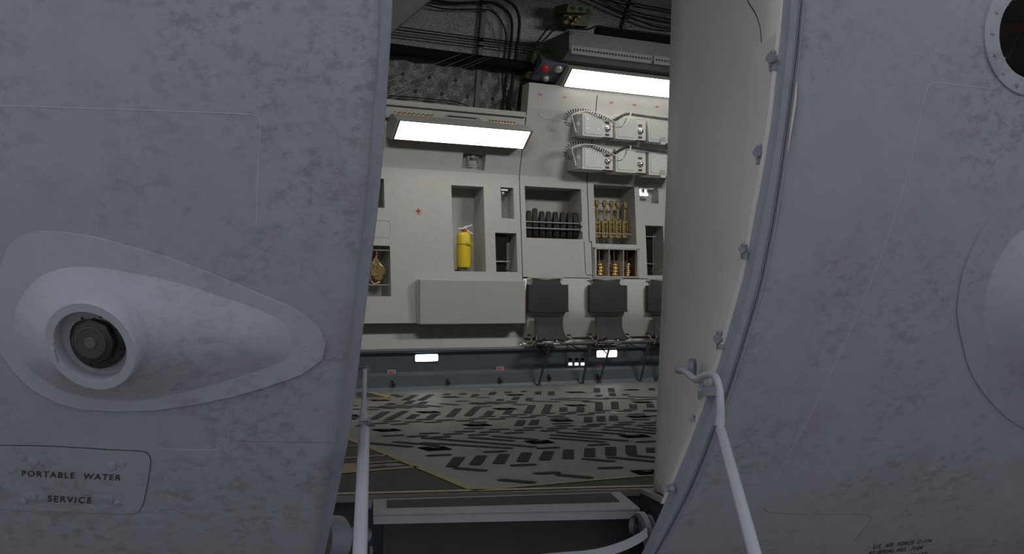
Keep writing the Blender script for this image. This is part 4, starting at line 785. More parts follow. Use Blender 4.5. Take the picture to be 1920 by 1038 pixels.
# oval window pane
s0_, s1_, z0_, z1_, _ = HOL['winl']; mb = MB(); rr = rrect(s0_-.04, s1_, z0_, z1_, .05); d_ = dm(z0_)+.06; mb.prism([Vector((u, d_, v)) for u, v in rr], [Vector((u, d_+.01, v)) for u, v in rr]); solo('wall_window_pane', mb, M['pane'], 'dark rounded window pane at the far left of the liner', 'window', Vector((s0_, d_, z0_)))
# corner fillets so the openings read as rounded
def bar(key, py, dd, r, px0=None, px1=None, m='alu'):
    s0_, s1_, z0_, z1_, dp = HOL[key]; z = ws((px0 or 900), py)[2]; return Vector((s0_, dm(z)+dd, z)), Vector((s1_, dm(z)+dd, z))
def zat(px, py): return ws(px, py)[2]
# ---- equipment box
t = Thing('equipment_box', 'wide plain grey equipment box on the wall beneath the extinguisher bay', 'box', wz(787, 608, -.07), True)
a, b = wz(787.5, 608, -.075), wz(985.5, 523.5, -.075); z1_ = wz(787.5, 523, -.075).z; mb = MB(); mb.box((a.x, -.075, a.z), (wz(985.5, 560, -.075).x, .02, z1_)); t.part('body', mb, M['box'], bev=.008)
mb = MB(); mb.box((a.x-.010, -.03, a.z+.01), (a.x, .0, z1_-.01)); t.part('end_flange', mb, M['box'], bev=.003)
# small fitting at its lower right corner
solo('floor_stud', MB().ball(wz(979.5, 643, -.03), .014, 10).cyl(wz(975, 646, -.03), wz(985, 644, -.03), .006, 8), M['alu'], 'small bright stud at the lower right corner below the equipment box', 'stud', wz(979.5, 643, -.03), smooth=True)
# ---- recessed handle in the upper panel
s0_, s1_, z0_, z1_, dp = HOL['handle']; t = Thing('recessed_handle', 'recessed square pull handle above the extinguisher bay', 'handle', (s0_, dm(z0_), z0_), True)
cs, cz = (s0_+s1_)/2, (z0_+z1_)/2; mb = MB(); d_ = dm(cz)+.02; mb.tube([Vector((cs-.04, d_, cz-.03)), Vector((cs+.05, d_, cz-.03)), Vector((cs+.05, d_, cz+.04)), Vector((cs-.04, d_, cz+.04)), Vector((cs-.04, d_, cz-.03))], .006, 6); t.part('pull', mb, M['fixt'])
mb = MB(); mb.box((cs-.05, d_+.01, cz-.04), (cs-.03, d_+.045, cz+.05)); mb.box((cs-.01, d_, cz+.03), (cs+.02, d_+.045, cz+.06)); t.part('catch', mb, M['fixt'], bev=.003)
# ---- extinguisher
zf = HOL['ext'][2]; cx_ = wz(869, 465, .12).x; c0 = Vector((cx_, .115, zf)); r_ = wz(881, 470, .11).x-wz(857, 470, .11).x; r_ /= 2; zb0 = wz(869, 502, .115).z; ztp = wz(869, 437, .115).z
t = Thing('fire_extinguisher', 'yellow fire extinguisher with chrome lever in its wall bay', 'fire extinguisher', c0, True)
mb = MB(); hh = ztp-zb0; mb.lathe((cx_, .115, zb0), (0, 0, 1), [(r_*.75, 0), (r_*.96, .008), (r_, .02), (r_, hh-.03), (r_*.93, hh-.012), (r_*.7, hh+.004), (r_*.4, hh+.012)], 28); t.part('cylinder', mb, M['ext'], smooth=True, ang=50)
mb = MB(); mb.cyl((cx_, .115, ztp), (cx_, .115, ztp+.035), .018, 12); mb.cyl((cx_, .08, ztp+.022), (cx_, .115, ztp+.022), .017, 12); t.part('valve', mb, M['redp'], label='red valve collar', smooth=True)
mb = MB(); mb.tube([(cx_-.055, .11, ztp+.038), (cx_+.01, .11, ztp+.045), (cx_+.075, .10, ztp+.075)], .006, 8); mb.tube([(cx_+.01, .11, ztp+.04), (cx_+.05, .10, ztp+.01), (cx_+.075, .10, ztp-.005)], .006, 8); mb.tube([(cx_-.02, .11, ztp+.035), (cx_+.02, .11, ztp+.06), (cx_+.04, .1, ztp+.06)], .007, 8); t.part('lever', mb, M['slotw'], smooth=True)
zs_ = wz(869, 457.5, .115).z; mb = MB(); mb.lathe((cx_, .115, zs_), (0, 0, 1), [(r_+.001, -.006), (r_+.004, -.005), (r_+.004, .005), (r_+.001, .006)], 28); mb.box((cx_+.0, .115-r_-.012, zs_-.010), (cx_+.06, .115-r_-.002, zs_+.010)); t.part('clamp_band', mb, mat('band yellow', (.45, .38, .03), .4))
mb = MB(); mb.cyl((cx_-.01, .13, zf), (cx_-.01, .13, zb0+.01), .045, 14); mb.box((cx_-.05, .08, zf), (cx_+.03, .2, zf+.02)); t.part('foot_bracket', mb, M['cab'], bev=.002)
# ---- small fitting recess
s0_, s1_, z0_, z1_, dp = HOL['small']; t = Thing('reading_lamp', 'small clear lamp fitting in the narrow recess right of the extinguisher', 'lamp', (s0_, dm(z1_), z1_), True)
mb = MB(); mb.box((s0_+.01, dm(z1_)+.01, z1_-.03), (s0_+.08, dm(z1_)+.09, z1_-.012)); t.part('bracket', mb, M['alu'], bev=.002)
mb = MB(); mb.ball((s0_+.035, dm(z1_)+.03, z1_-.05), .018, 12); t.part('bulb', mb, M['clear'], smooth=True); mb = MB(); mb.cyl((s0_+.05, dm(z1_)+.04, z1_-.035), (s0_+.035, dm(z1_)+.03, z1_-.075), .007, 8); t.part('socket', mb, M['green'])
# ---- black equipment boxes
def bbox(key, lab, fw, zfr, bars, x0f=0.0):
    s0_, s1_, z0_, z1_, dp = HOL[key]; w_ = s1_-s0_; h_ = z1_-z0_; t = Thing('equipment_unit', lab, 'equipment unit', (s0_, dm(z0_), z0_), True); dd = dm(z0_)+dp*.55
    mb = MB(); mb.box((s0_+w_*x0f+.004, dd, z0_+.004), (s0_+w_*fw, dd+dp*.4, z0_+h_*zfr)); o = t.part('case', mb, M['black'], bev=.004)
    for b in bars: mb = MB(); z = z0_+h_*b; mb.cyl((s0_, dd-.03, z), (s0_+w_*fw+.02, dd-.03, z), .006, 8); t.part('retaining_bar', mb, M['alu'])
    mb = MB()
    for x in (.14, .62):
        for z in (.05, .10): mb.ball((s0_+w_*(x*fw/.66), dd-.004, z0_+h_*(z+.02)), .011, 8)
        mb.cyl((s0_+w_*(x*fw/.66), dd-.004, z0_+h_*.05), (s0_+w_*(x*fw/.66), dd-.004, z0_+h_*.15), .005, 6)
    t.part('fasteners', mb, M['cab'], smooth=True)
    mb = MB()
    for z in (.45, .50, .55, .60): mb.ball((s0_+w_*.07, dd-.002, z0_+h_*z), .007, 6); mb.ball((s0_+w_*(fw-.12), dd-.002, z0_+h_*z), .007, 6)
    t.part('rivets', mb, M['lensb'], o, smooth=True)
bbox('bb', 'black equipment unit in the recess low right of the extinguisher', .68, .97, (.27, )); bbox('bb2', 'tall black equipment unit in the recess beside the right jamb', .60, .88, (.235, .78))
# ---- webbing rolls
s0_, s1_, z0_, z1_, dp = HOL['rolls']; zfl = z0_; X8 = [991, 1003, 1015.5, 1028, 1041, 1054.5, 1067, 1078]; T8 = [398, 394.5, 400, 400, 400, 401, 402, 403]
for i, (x, ty) in enumerate(zip(X8, T8)):
    c = wz(x, (ty+445)/2, .215); r_ = .130 if i != 1 else .142; c.z = zfl+r_+.004; t = Thing('strap_roll', 'charcoal webbing roll in the barred recess, %s from the left of eight' % ['first', 'second', 'third', 'fourth', 'fifth', 'sixth', 'seventh', 'eighth'][i], 'strap roll', c, True, 'webbing rolls in the barred recess')
    ax = Vector((.93, -.42-.02*(i % 2), .015*((i*5) % 3-1))).normalized(); hw = .0245; mb = MB(); mb.lathe(c, ax, [(r_*.35, -hw*.8), (r_*.92, -hw), (r_, -hw*.7), (r_, hw*.7), (r_*.92, hw), (r_*.35, hw*.8)], 30); t.part('webbing', mb, M['cush'], smooth=True, ang=35)
    mb = MB(); mb.lathe(c, ax, [(r_*.30, -hw*1.05), (r_*.34, -hw), (r_*.34, hw), (r_*.30, hw*1.05)], 16); t.part('core', mb, M['black'])
for y0, y1, lb in ((414.5, 417.7, 'upper'), (426, 429.5, 'lower')):
    z = wz(1038, (y0+y1)/2, .02).z; solo('retaining_bar', MB().cyl((s0_, dm(z)+.014, z), (s1_, dm(z)+.014, z), .007, 8).box((s1_-.02, dm(z)-.004, z-.02), (s1_, dm(z)+.02, z+.02)), M['alu'], '%s bright bar across the webbing rolls' % lb, 'bar', (s0_, dm(z), z), group='bars across the webbing rolls', smooth=True)
# ---- chain binders
s0_, s1_, z0_, z1_, dp = HOL['chain']
zu, zl_ = wz(1150, 379.5, .10).z, wz(1150, 437, .04).z
for z, d_, lb in ((zu, .12, 'upper'), (zl_, .05, 'lower')): solo('hanging_bar', MB().cyl((s0_, dm(z)+d_, z), (s1_-.02, dm(z)+d_, z), .007, 8), M['alu'], '%s bright bar in the recess of brass tensioners' % lb, 'bar', (s0_, dm(z)+d_, z), smooth=True)
for i, x in enumerate((1117.8, 1126, 1140, 1153, 1165, 1178.5)):
    c = wz(x, 380, .13); c.z = zu; zb1 = wz(x, 445, .12).z; zm = wz(x, 413, .12).z; dd = dm(zu)+.12
    t = Thing('brass_tensioner', 'brass turnbuckle tensioner hanging in the upper recess, %s from the left' % ['first', 'second', 'third', 'fourth', 'fifth', 'last'][i], 'tensioner', c, True, 'brass tensioners in the upper recess')
    mb = MB(); mb.tube([Vector((c.x+.0, dd+math.cos(a)*.022, zu-.006+math.sin(a)*.026)) for a in [j*PI/7 for j in range(15)]], .009, 8); mb.tube([Vector((c.x+math.cos(a)*.014, dd-.02, zu-.006+math.sin(a)*.03)) for a in [j*PI/7 for j in range(15)]], .006, 6); t.part('hook', mb, M['brass'], smooth=True)
    mb = MB(); mb.cyl((c.x, dd, zu-.03), (c.x, dd, zm), .009, 8); mb.cyl((c.x+.008, dd-.01, zu-.05), (c.x+.008, dd-.01, zm+.03), .004, 6); t.part('rod', mb, M['brass'], smooth=True)
    mb = MB(); wd = .024
    for sx in (-1, 1): mb.box((c.x+sx*wd-.007, dd-.02, zb1), (c.x+sx*wd+.007, dd+.02, zm+(.02 if sx > 0 else .0)))
    mb.box((c.x-wd, dd-.015, zm-.02), (c.x+wd, dd+.015, zm-.002)); mb.box((c.x-wd, dd-.015, zb1), (c.x+wd, dd+.015, zb1+.025)); mb.cyl((c.x, dd, zm), (c.x, dd, zb1+.02), .012, 8)
    for k_ in range(4): mb.lathe((c.x, dd, lerp(zm, zb1, .2+.17*k_)), (0, 0, 1), [(.018, -.006), (.024, 0), (.018, .006)], 8)
    t.part('barrel', mb, M['brass'], bev=.002)
# ---- ring cabinet
s0_, s1_, z0_, z1_, dp = HOL['rings']; d0 = dm(z0_)
t = Thing('ring_cabinet', 'worn silver-framed cabinet with brown lining holding brass rings', 'cabinet', (s0_, d0, z0_), True)
fw = .016; mb = MB()
for a, b in (((s0_-.006, z0_-.006), (s1_+.006, z0_+fw*.6)), ((s0_-.006, z1_-fw), (s1_+.006, z1_+.006)), ((s0_-.006, z0_), (s0_+fw, z1_)), ((s1_-fw, z0_), (s1_+.006, z1_))): mb.box((a[0], d0-.012, a[1]), (b[0], d0+.03, b[1]))
t.part('frame', mb, M['silver'], bev=.002)
mb = MB(); mb.box((s0_+.004, d0+dp-.02, z0_+.004), (s1_-.004, d0+dp-.008, z1_-.004)); mb.box((s0_+.003, d0+.03, z0_+.006), (s0_+.010, d0+dp-.02, z1_-.004)); mb.box((s1_-.010, d0+.03, z0_+.006), (s1_-.003, d0+dp-.02, z1_-.004)); mb.box((s0_+.003, d0+.03, z0_+.003), (s1_-.003, d0+dp-.02, z0_+.008)); t.part('lining', mb, M['brown'])
for x in (1142, 1169):
    s_ = wz(x, 492, .03).x; mb = MB(); mb.box((s_-.004, d0-.004, z0_+.004), (s_+.004, d0+.09, z1_-.01)); t.part('divider', mb, M['silver'])
zrb = z0_+.012
for si, (x, rr, n_) in enumerate(((1126, .041, 4), (1153.5, .041, 4), (1178.5, .029, 6))):
    c = wz(x, 500, .10); rodlab = ['left', 'middle', 'right'][si]; dd = d0+.085; st = .031 if n_ == 4 else .0215
    P = [Vector((c.x+.0, dd, zrb)), Vector((c.x-.006, dd, z1_-.02))]; solo('stacking_rod', MB().tube(P, .0035, 6).tube([Vector((c.x-.03, dd+.01, zrb+.05)), Vector((c.x-.042, dd+.01, z1_-.05))], .003, 6), M['chrome'], 'thin bright rod through the %s stack of brass rings' % rodlab, 'rod', P[0], smooth=True)
    for i in range(n_):
        c1 = Vector((c.x+.004*((i*7) % 3-1), dd, zrb+st*.5+i*st)); k_ = .95 if i == n_-1 else 1
        mb = MB(); h_ = st*.42; mb.lathe(c1, (0, 0, 1), [(rr*.3, -h_), (rr*.8*k_, -h_*.95), (rr*k_, -h_*.3), (rr*k_, h_*.3), (rr*.8*k_, h_*.95), (rr*.3, h_), (rr*.3, -h_)], 22, close=False)
        solo('brass_ring', mb, M['gold'], 'polished brass ring, %s in the %s stack of the silver-framed cabinet' % ((['topmost', 'second from the top', 'third from the top', 'fourth from the top', 'fifth from the top'][n_-1-i] if i else 'bottom one'), rodlab), 'ring', c1, group='brass rings in the silver-framed cabinet', smooth=True, ang=50)
# ---- small lamp recess at right
s0_, s1_, z0_, z1_, dp = HOL['lamp']; d0 = dm(z1_); t = Thing('twin_lamp', 'twin frosted bulbs under a bright shelf in the recess by the right jamb', 'lamp', (s0_, d0, z1_), True)
mb = MB(); mb.box((s0_+.005, d0-.004, z1_-.02), (s0_+.17, d0+.07, z1_-.008)); t.part('shelf', mb, M['white'], bev=.002)
for x in (.04, .10):
    mb = MB(); mb.lathe((s0_+x, d0+.04, z1_-.02), (0, 0, -1), [(.010, 0), (.012, .02), (.026, .045), (.026, .06), (.018, .066)], 16); t.part('bulb', mb, M['bulb'], smooth=True)
    mb = MB(); mb.box((s0_+x+.018, d0+.02, z1_-.05), (s0_+x+.03, d0+.035, z1_-.02)); t.part('clip', mb, M['green'])
mb = MB(); mb.box((s0_+.01, d0+.015, z1_-.092), (s0_+.15, d0+.07, z1_-.086)); t.part('glass_tray', mb, M['white'])
# ---- ratchet in the left recess
s0_, s1_, z0_, z1_, dp = HOL['ratchet']; d0 = dm(z0_)
for y, lb in ((469, 'upper'), (534, 'lower')):
    z = wz(715, y, .05).z; solo('retaining_bar', MB().cyl((s0_, d0+.04, z), (s1_, d0+.04, z), .006, 8), M['alu'], '%s bright bar in the left recess with the brass hoist' % lb, 'bar', (s0_, d0+.04, z), smooth=True)
c = wz(707, 505, .12); t = Thing('brass_hoist', 'brass ratchet hoist hanging from its hook in the left recess', 'hoist', c, True)
u = c.y/1*0+.0046
mb = MB(); zc_ = wz(709, 469, .12).z; mb.tube([Vector((c.x+.015+math.cos(a)*.022, .12, zc_-.012+math.sin(a)*.026)) for a in [j*PI/7 for j in range(13)]], .007, 8); mb.tube([Vector((c.x+.0, .12, zc_-.03)), Vector((c.x-.012, .12, zc_-.07)), Vector((c.x-.006, .12, zc_-.10))], .011, 8); t.part('hook', mb, M['brass'], smooth=True)
P2 = [(701, 484), (709, 484), (711, 492), (716, 497), (722, 500), (723, 512), (718, 522), (712, 527), (704, 524), (697, 517), (694, 505), (697, 495)]; mb = MB(); mb.prism([wz(x, y, .09) for x, y in P2], [wz(x, y, .16) for x, y in P2]); t.part('body', mb, M['brass'], bev=.006)
mb = MB(); p = wz(721.5, 508, .08); mb.box((p.x-.008, .075, p.z-.03), (p.x+.008, .11, p.z+.03)); mb.tube([wz(704, 490, .085), wz(700, 496, .085), wz(707, 499, .085), wz(710, 488, .085)], .006, 6); t.part('pawl', mb, M['gold'])
mb = MB(); mb.tube(catmull([wz(696, 512, .1), wz(695, 525, .1), wz(702, 532, .1), wz(712, 528, .1)], 4), .007, 8); mb.tube([wz(699, 516, .085), wz(712, 514, .085)], .006, 6); t.part('chain_end', mb, M['brass'], smooth=True)
# ---- intercom / oxygen boxes in two rows
def module_row(yoff, rowlab, first):
    Dp = -.15; mods = ((1092, 1151, 145, 211.5, 254.3, 257.5), (1154.5, 1213, 0, 216, 259.5, 265), (1216.5, 1276, 0, 222, 264.5, 270))
    names = ['left', 'middle', 'right, cut by the jamb']
    for i, (xa, xb) in enumerate(((1092, 1152.5), (1154.5, 1214), (1216.5, 1276))):
        yt = [211.5, 216.5, 221.5][i]+yoff; yb = [254.5, 260, 265.5][i]+yoff
        a, b = wz(xa, yb, Dp), wz(xb, yb+4, Dp); zt_ = wz(xa, yt, Dp).z; zl_ = a.z; dpb = dm(zt_)+.01
        t = Thing('intercom_module', 'ivory intercom module with knob, %s in the %s row' % (names[i], rowlab), 'intercom module', (a.x, Dp, zl_), True, 'ivory intercom modules')
        wd = b.x-a.x; h_ = zt_-zl_; mb = MB(); mb.box((a.x, Dp, zl_), (a.x+wd*.63, dpb, zt_)); mb.box((a.x+wd*.63, Dp+.02, zl_+.008), (a.x+wd*.985, dpb, zt_+.0)); t.part('case', mb, M['mod'], bev=.004)
        mb = MB(); rr = rrect(a.x+.02, a.x+wd*.60, zl_+.022, zt_-.012, .015); mb.prism([Vector((u, Dp-.006, v)) for u, v in rr], [Vector((u, Dp, v)) for u, v in rr]); cv = t.part('cover_plate', mb, M['mod'], bev=.002)
        mb = MB()
        for u in (.15, .48):
            for v in (.35, .75): mb.cyl((a.x+wd*u, Dp-.009, zl_+h_*v), (a.x+wd*u, Dp-.004, zl_+h_*v), .004, 8)
        t.part('screws', mb, M['alu'], cv)
        kx = a.x+wd*.80; kz = zl_+h_*.42; mb = MB(); mb.lathe((kx, Dp+.02, kz), (0, -1, 0), [(.032, 0), (.032, .006), (.027, .014), (.018, .020), (.015, .036), (.010, .038)], 22); t.part('knob', mb, M['chrome'], smooth=True, ang=35)
        for dz_ in (.056, -.056):
            mb = MB(); mb.box((kx-.020, Dp+.016, kz+dz_-.010), (kx+.020, Dp+.021, kz+dz_+.010)); t.part('label_plate', mb, M['dred'], label='dark red label')
        mb = MB(); mb.box((a.x+wd*.64, Dp+.012, zl_-.002), (a.x+wd*.98, Dp+.03, zl_+.008)); t.part('slot', mb, M['gap'])
    a = wz(1077, 252+yoff, -.01); b = wz(1092, 254.5+yoff, Dp); zt_ = wz(1092, 211.5+yoff, Dp).z
    t = Thing('lamp_end_cap', 'grey end cap with domed lamp at the left of the %s intercom row' % rowlab, 'end cap', (b.x, Dp, b.z), True)
    mb = MB(); mb.hexa([Vector((b.x-.03, Dp+.05, b.z+.004)), Vector((b.x, Dp+.012, b.z+.004)), Vector((b.x, .06, b.z+.004)), Vector((b.x-.045, .06, b.z+.004)), Vector((b.x-.03, Dp+.05, zt_-.004)), Vector((b.x, Dp+.012, zt_-.004)), Vector((b.x, .06, zt_-.004)), Vector((b.x-.045, .06, zt_-.004))]); t.part('plate', mb, M['wall'], bev=.003)
    c = wz(1085.5, 234+yoff, -.09); mb = MB(); mb.ball(c, .045, 16, sx=.7, sy=.8); t.part('dome', mb, M['mod'], smooth=True)
    P = [(1073.5, 235), (1063, 231), (1060, 222), (1066, 212), (1076, 207.5), (1093, 207), (1110.7, 211), (1125, 218), (1137, 222), (1151, 225.5), (1165.6, 217.5), (1177, 213.6), (1194.5, 216), (1216, 219), (1255, 224), (1275, 226)]
    ctrl = [wz(x, y+yoff, -.185) for x, y in P]; base = catmull(ctrl, 14); V = []; acc = 0; N_ = len(base)
    L = [0]
    for i in range(1, N_): L.append(L[-1]+(base[i]-base[i-1]).length)
    tot = L[-1]; M_ = 1700; j = 0; rz_ = .0165
    for i in range(M_):
        s_ = tot*i/(M_-1)
        while j < N_-2 and L[j+1] < s_: j += 1
        f_ = (s_-L[j])/max(1e-6, L[j+1]-L[j]); p = base[j].lerp(base[j+1], f_); tn_ = (base[j+1]-base[j]).normalized(); nn = Vector((0, 1, 0)); bb = tn_.cross(nn).normalized()
        u_ = s_/tot; dens = 250+230*min(1, max(0, (u_-.40)/.10)); acc += tot/(M_-1)*dens; ph = acc; V.append(p+(bb*math.cos(ph)+nn*math.sin(ph))*(rz_ if u_ < .42 else .011))
    solo('coiled_cord', MB().tube(V, .0030, 4), M['cord'], 'dark coiled cord looping over the %s intercom row' % rowlab, 'cord', V[0], group='coiled cords on the intercom rows', smooth=True)
    P = [(1079.8, 248), (1077, 235), (1073, 219), (1079, 212), (1100, 208), (1125, 213), (1144, 223), (1153, 229), (1165.6, 235), (1172, 234), (1177, 229), (1181, 219), (1183, 211)]
    Q = catmull([wz(x, y+yoff, -.20) for x, y in P], 5); rs = [.0065 if i < 4 or i > 48 else .0042 for i in range(len(Q))]; solo('white_cable', MB().tube(Q, rs, 7), M['wcab'], 'white cable hooked across the %s intercom row' % rowlab, 'cable', Q[0], group='white cables on the intercom rows', smooth=True)
    x0 = wz(1242, 262+yoff, Dp-.01); mb = MB()
    for i in range(4): mb.cyl((x0.x-.02+.017*i, Dp-.012, x0.z-.02), (x0.x-.02+.017*i, Dp-.012, x0.z+.03), .005, 6)
    mb.box((x0.x-.022, Dp-.018, x0.z-.045), (x0.x+.03, Dp+.02, x0.z-.02)); solo('hose_clip', mb, M['mod'], 'small ivory finger clip under the right module of the %s row' % rowlab, 'clip', x0, bev=.001)
module_row(0, 'upper', True); module_row(62, 'lower', False)
t = Thing('hook_bracket', 'small white bracket with a hanging loop above the upper intercom row', 'bracket', wz(1173, 194, -.03), True)
a = wz(1165, 196.5, -.05); mb = MB(); mb.box((a.x, -.05, a.z), (a.x+.10, dm(a.z), a.z+.028)); t.part('block', mb, M['mod'], bev=.003); mb = MB(); mb.cyl((a.x+.062, -.054, a.z+.014), (a.x+.062, -.046, a.z+.014), .009, 10); t.part('eyelet', mb, M['gap'])
mb = MB(); mb.tube(catmull([Vector((a.x+.05, -.052, a.z)), Vector((a.x+.045, -.055, a.z-.03)), Vector((a.x+.04, -.055, a.z-.06)), Vector((a.x+.055, -.055, a.z-.075)), Vector((a.x+.06, -.055, a.z-.03)), Vector((a.x+.052, -.052, a.z))], 4), .0035, 6); t.part('loop', mb, M['wcab'], smooth=True)
# ---- side rail lights
def marker(x0, x1, y0, y1, lab):
    a, b = wz((x0), y1, -.004), wz(x1, y0, -.004); t = Thing('marker_light', lab, 'lamp', a, True, 'marker lights in the side rail'); mb = MB(); rr = rrect(a.x-.012, b.x+.012, a.z-.012, b.z+.012, .02); mb.prism([Vector((u, -.008, v)) for u, v in rr], [Vector((u, .0, v)) for u, v in rr]); t.part('bezel', mb, M['cab'], bev=.001)
    mb = MB(); rr = rrect(a.x-.005, b.x+.005, a.z-.005, b.z+.005, .014); mb.prism([Vector((u, -.0095, v)) for u, v in rr], [Vector((u, -.007, v)) for u, v in rr]); t.part('gasket', mb, M['gap'])
    mb = MB(); rr = rrect(a.x, b.x, a.z, b.z, .01); mb.prism([Vector((u, -.0115, v)) for u, v in rr], [Vector((u, -.009, v)) for u, v in rr]); t.part('diffuser', mb, M['lamp2'])
marker(778.5, 820.5, 663.5, 677.5, 'lit rectangular marker light in the side rail under the equipment box'); marker(1118.5, 1156, 656, 669.5, 'lit rectangular marker light in the side rail behind the second seat legs')
a, b = wz(1061, 688, -.004), wz(1101, 667, -.004); t = Thing('switch_panel', 'three-socket panel with three tiny white lights in the side rail', 'panel', a, True); mb = MB(); mb.box((a.x, -.012, a.z), (b.x, .0, b.z)); t.part('plate', mb, M['railp'], bev=.001)
for x in (1069, 1080.5, 1092):
    c = wz(x, 673.5, -.014); mb = MB(); mb.lathe(c, (0, -1, 0), [(.016, -.004), (.016, .012), (.011, .014), (.01, .004)], 14); t.part('socket', mb, M['black'], smooth=True, ang=30)
    c = wz(x, 682, -.012); mb = MB(); mb.box((c.x-.017, -.018, c.z-.011), (c.x+.017, -.010, c.z+.011)); t.part('indicator', mb, M['lamp2'], label='small lit indicator'); mb = MB(); mb.box((c.x-.021, -.0145, c.z-.015), (c.x+.021, -.0115, c.z+.015)); t.part('indicator_bezel', mb, M['gap'])
# ---- sidewall seats
DT_ = -.235
def zof(y, x, d): return wz(x, y, d).z
sx0 = wz(988, 558, -.05).x
t = Thing('side_seat', '', 'seat', (sx0, 0, 0), True, 'folding side wall seats'); o_ = sx0
zt1, zb1 = wz(1025, 533, -.06).z, wz(1025, 584.5, -.06).z; wB = wz(1063.5, 558, -.06).x-sx0
mb = MB(); n1, n2 = 10, 8; V = []
for side in (0, 1):
    for j in range(n2+1):
        for i in range(n1+1):
            u, v = i/n1, j/n2; bul = math.sin(PI*u)*math.sin(PI*v); sag = -.010*math.sin(PI*u) if v == 0 else 0
            V.append(Vector((o_+wB*u+(.006 if v == 0 and u == 1 else 0), (-.085-.012*bul) if side == 0 else -.035, lerp(zb1, zt1, v)+sag*(1-v))))
m_ = n1+1; k_ = m_*(n2+1); fs = [(j*m_+i, j*m_+i+1, (j+1)*m_+i+1, (j+1)*m_+i) for j in range(n2) for i in range(n1)]; fs += [tuple(x+k_ for x in f)[::-1] for f in fs]
bd = [i for i in range(m_)]+[j*m_+n1 for j in range(1, n2+1)]+[n2*m_+i for i in range(n1-1, -1, -1)]+[j*m_ for j in range(n2-1, 0, -1)]; fs += [(bd[i], bd[(i+1) % len(bd)], bd[(i+1) % len(bd)]+k_, bd[i]+k_) for i in range(len(bd))]
mb.add(V, fs); t.part('backrest', mb, M['cush'], smooth=True, ang=50, bev=.006)
za, zc2 = wz(1025, 521.5, -.05).z, zt1; xa, xb = o_+wB*.10, o_+wB*.86; mb = MB(); V = []
for j in range(5):
    v = j/4; ins = .02*math.sin(PI*min(1, v*1.2)); z = lerp(za, zc2-.004, v)
    V += [Vector((xa+ins, -.050-.01*v, z)), Vector((lerp(xa, xb, .5), -.056-.01*v, z-.010*(1-v))), Vector((xb-ins, -.050-.01*v, z))]
mb.add(V, [(3*i+j, 3*i+j+1, 3*i+j+4, 3*i+j+3) for i in range(4) for j in range(2)]); t.part('hanging_sling', mb, M['fabric'], smooth=True, solid=.006)
mb = MB(); mb.cyl((xa-.02, -.045, za+.004), (xb+.03, -.045, za+.004), .007, 8); t.part('hanger_rod', mb, M['fixt'], smooth=True)
p1, p2 = wz(1001.5, 593.5, -.05), wz(1056, 593.5, -.05); q1, q2 = wz(1006, 638.5, -.19), wz(1065.5, 638.5, -.19); mb = MB(); V = []
for j in range(9):
    v = j/8; l_ = p1.lerp(q1, v); r_ = p2.lerp(q2, v); cv = -.03*math.sin(PI*v)
    for i in range(7): u = i/6; pp = l_.lerp(r_, u); pin = .012*math.sin(PI*v)*(u-.5)*-2; V.append(pp+Vector((pin, .03*math.sin(PI*v), -.006*math.sin(PI*u)*(1-v))))
mb.add(V, [(7*j+i, 7*j+i+1, 7*j+i+8, 7*j+i+7) for j in range(8) for i in range(6)]); t.part('seat_pan', mb, M['fabric'], smooth=True, solid=.006)
zT = wz(1050, 644, DT_).z; pitch = wz(1102.5, 558, -.05).x-sx0; mb = MB(); mb.tube([(o_+.0, DT_, zT), (o_+pitch-.012, DT_, zT)], .0165, 12); t.part('front_tube', mb, M['tube'], smooth=True)
mb = MB()
for x in (.12, .34, .92):
    xx = o_+pitch*x; mb.tube([(xx, DT_, zT), (xx+.035, DT_, zT)], .021, 10); mb.box((xx, DT_-.024, zT-.02), (xx+.02, DT_, zT+.012))
t.part('clamp', mb, M['cab'], smooth=True, ang=40)
lt = wz(1031, 648, DT_); lb_ = wz(1010, 720, -.06); lb_.z = .006; mb = MB(); mb.tube([Vector((lt.x, DT_, zT)), lb_], .0125, 8, flat=.7); mb.lathe(lb_, (0, 0, 1), [(.02, -.004), (.018, .01)], 8); t.part('leg', mb, M['tube'], smooth=True, ang=40)
lt2 = wz(1113, 649, DT_).x; lb2 = wz(1092, 717.5, -.06); lb2.z = .006; mb = MB(); mb.tube([Vector((lt2-.03, DT_, zT)), lb2], .0125, 8, flat=.7); mb.lathe(lb2, (0, 0, 1), [(.02, -.004), (.018, .01)], 8); t.part('leg', mb, M['tube'], smooth=True, ang=40)
a = wz(1004, 648, -.05); mb = MB(); mb.tube([Vector((a.x, -.06, zT+.0)), Vector((lt.x-.01, -.17, zT-.10))], .006, 6); t.part('brace', mb, M['black'], smooth=True); mb = MB(); mb.tube([Vector((lt2-.16, -.06, zT-.01)), Vector((lt2-.045, -.18, zT-.09))], .006, 6); t.part('brace', mb, M['black'], smooth=True)
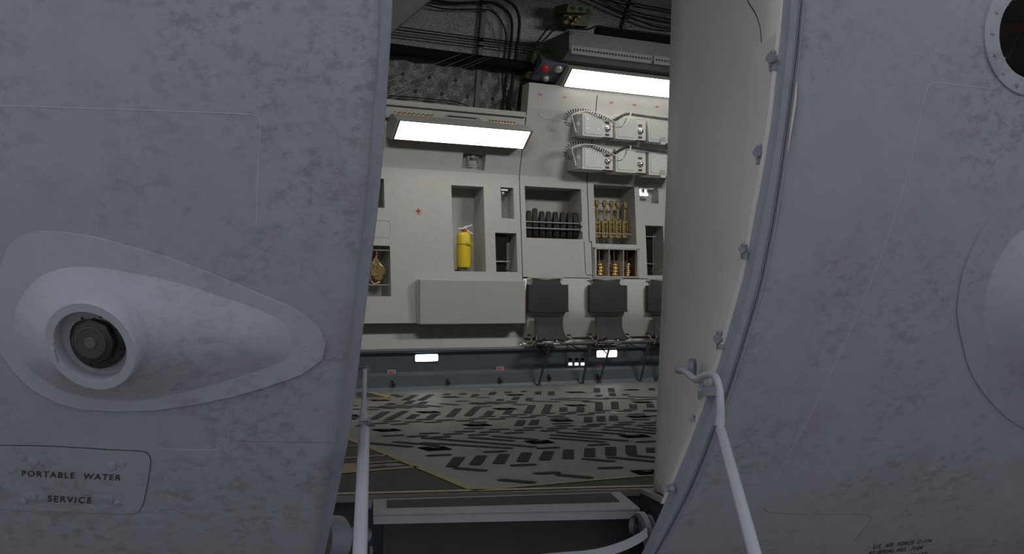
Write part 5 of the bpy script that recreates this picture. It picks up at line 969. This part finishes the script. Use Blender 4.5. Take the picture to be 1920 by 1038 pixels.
for x in (992.5, 1067):
    c = wz(x, 628, -.04); mb = MB(); mb.box((c.x-.014, -.045, c.z-.008), (c.x+.014, -.025, c.z+.008)); t.part('strap_slot', mb, M['gap']); mb = MB(); mb.tube([Vector((c.x-.01, -.05, c.z-.02)), Vector((c.x+.01, -.06, c.z-.03)), Vector((c.x-.002+(.02 if x > 1000 else 0), -.10, zT+.02)), Vector((c.x+(.0 if x > 1000 else .02), DT_+.04, zT))], .006, 6); t.part('strap_bracket', mb, M['fixt'], smooth=True)
mb = MB(); mb.tube([wz(996, 643, -.1), wz(1003, 633, -.1), wz(1005, 628, -.09)], .011, 6, flat=.4); t.part('belt', mb, M['black'], smooth=True); mb = MB(); mb.tube([wz(998, 650, -.2), wz(1006, 641, -.2), wz(1012, 639, -.2)], .010, 6, flat=.5); t.part('belt', mb, M['black'], smooth=True); mb = MB(); mb.tube([wz(1018, 637, -.2), wz(1023, 634, -.2)], .010, 6, flat=.5); t.part('belt', mb, M['black'], smooth=True)
mb = MB(); y_ = DT_-.01
mb.box((wz(1018, 640, y_).x, y_, zT+.008), (wz(1034, 640, y_).x, y_+.03, zT+.02)); mb.box((wz(1036, 644, y_).x, y_-.02, zT-.012), (wz(1047, 644, y_).x, y_, zT+.004)); mb.ball((wz(1044, 640, y_).x, y_, zT+.02), .013, 8); mb.box((wz(1060, 640, y_).x, y_, zT+.008), (wz(1070, 640, y_).x, y_+.03, zT+.018)); t.part('buckle', mb, M['alu'], bev=.002)
mb = MB(); mb.tube([wz(1039, 639, -.2), wz(1046, 637, -.2), wz(1055, 640, -.2), wz(1062, 641, -.2)], .012, 6, flat=.6); t.part('belt_coil', mb, M['black'], smooth=True)
a = wz(1005.5, 636, -.14); mb = MB(); mb.tube([wz(1005, 628, -.14), wz(1006, 638, -.19)], .004, 6); t.part('tag', mb, M['brass'], label='small yellow tag strip')
mb = MB(); kz = wz(1087, 632.5, .05); 
seat0 = t.e; seat0['label'] = 'charcoal folding side wall seat nearest the equipment box, left of three'
dup(seat0, W(sx0+pitch, 0, 0), 'charcoal folding side wall seat in the middle of three, below the brass rings'); x3 = wz(1211.5, 558, -.05).x
dup(seat0, W(x3, 0, 0), 'charcoal folding side wall seat at the right of three, half hidden by the jamb')
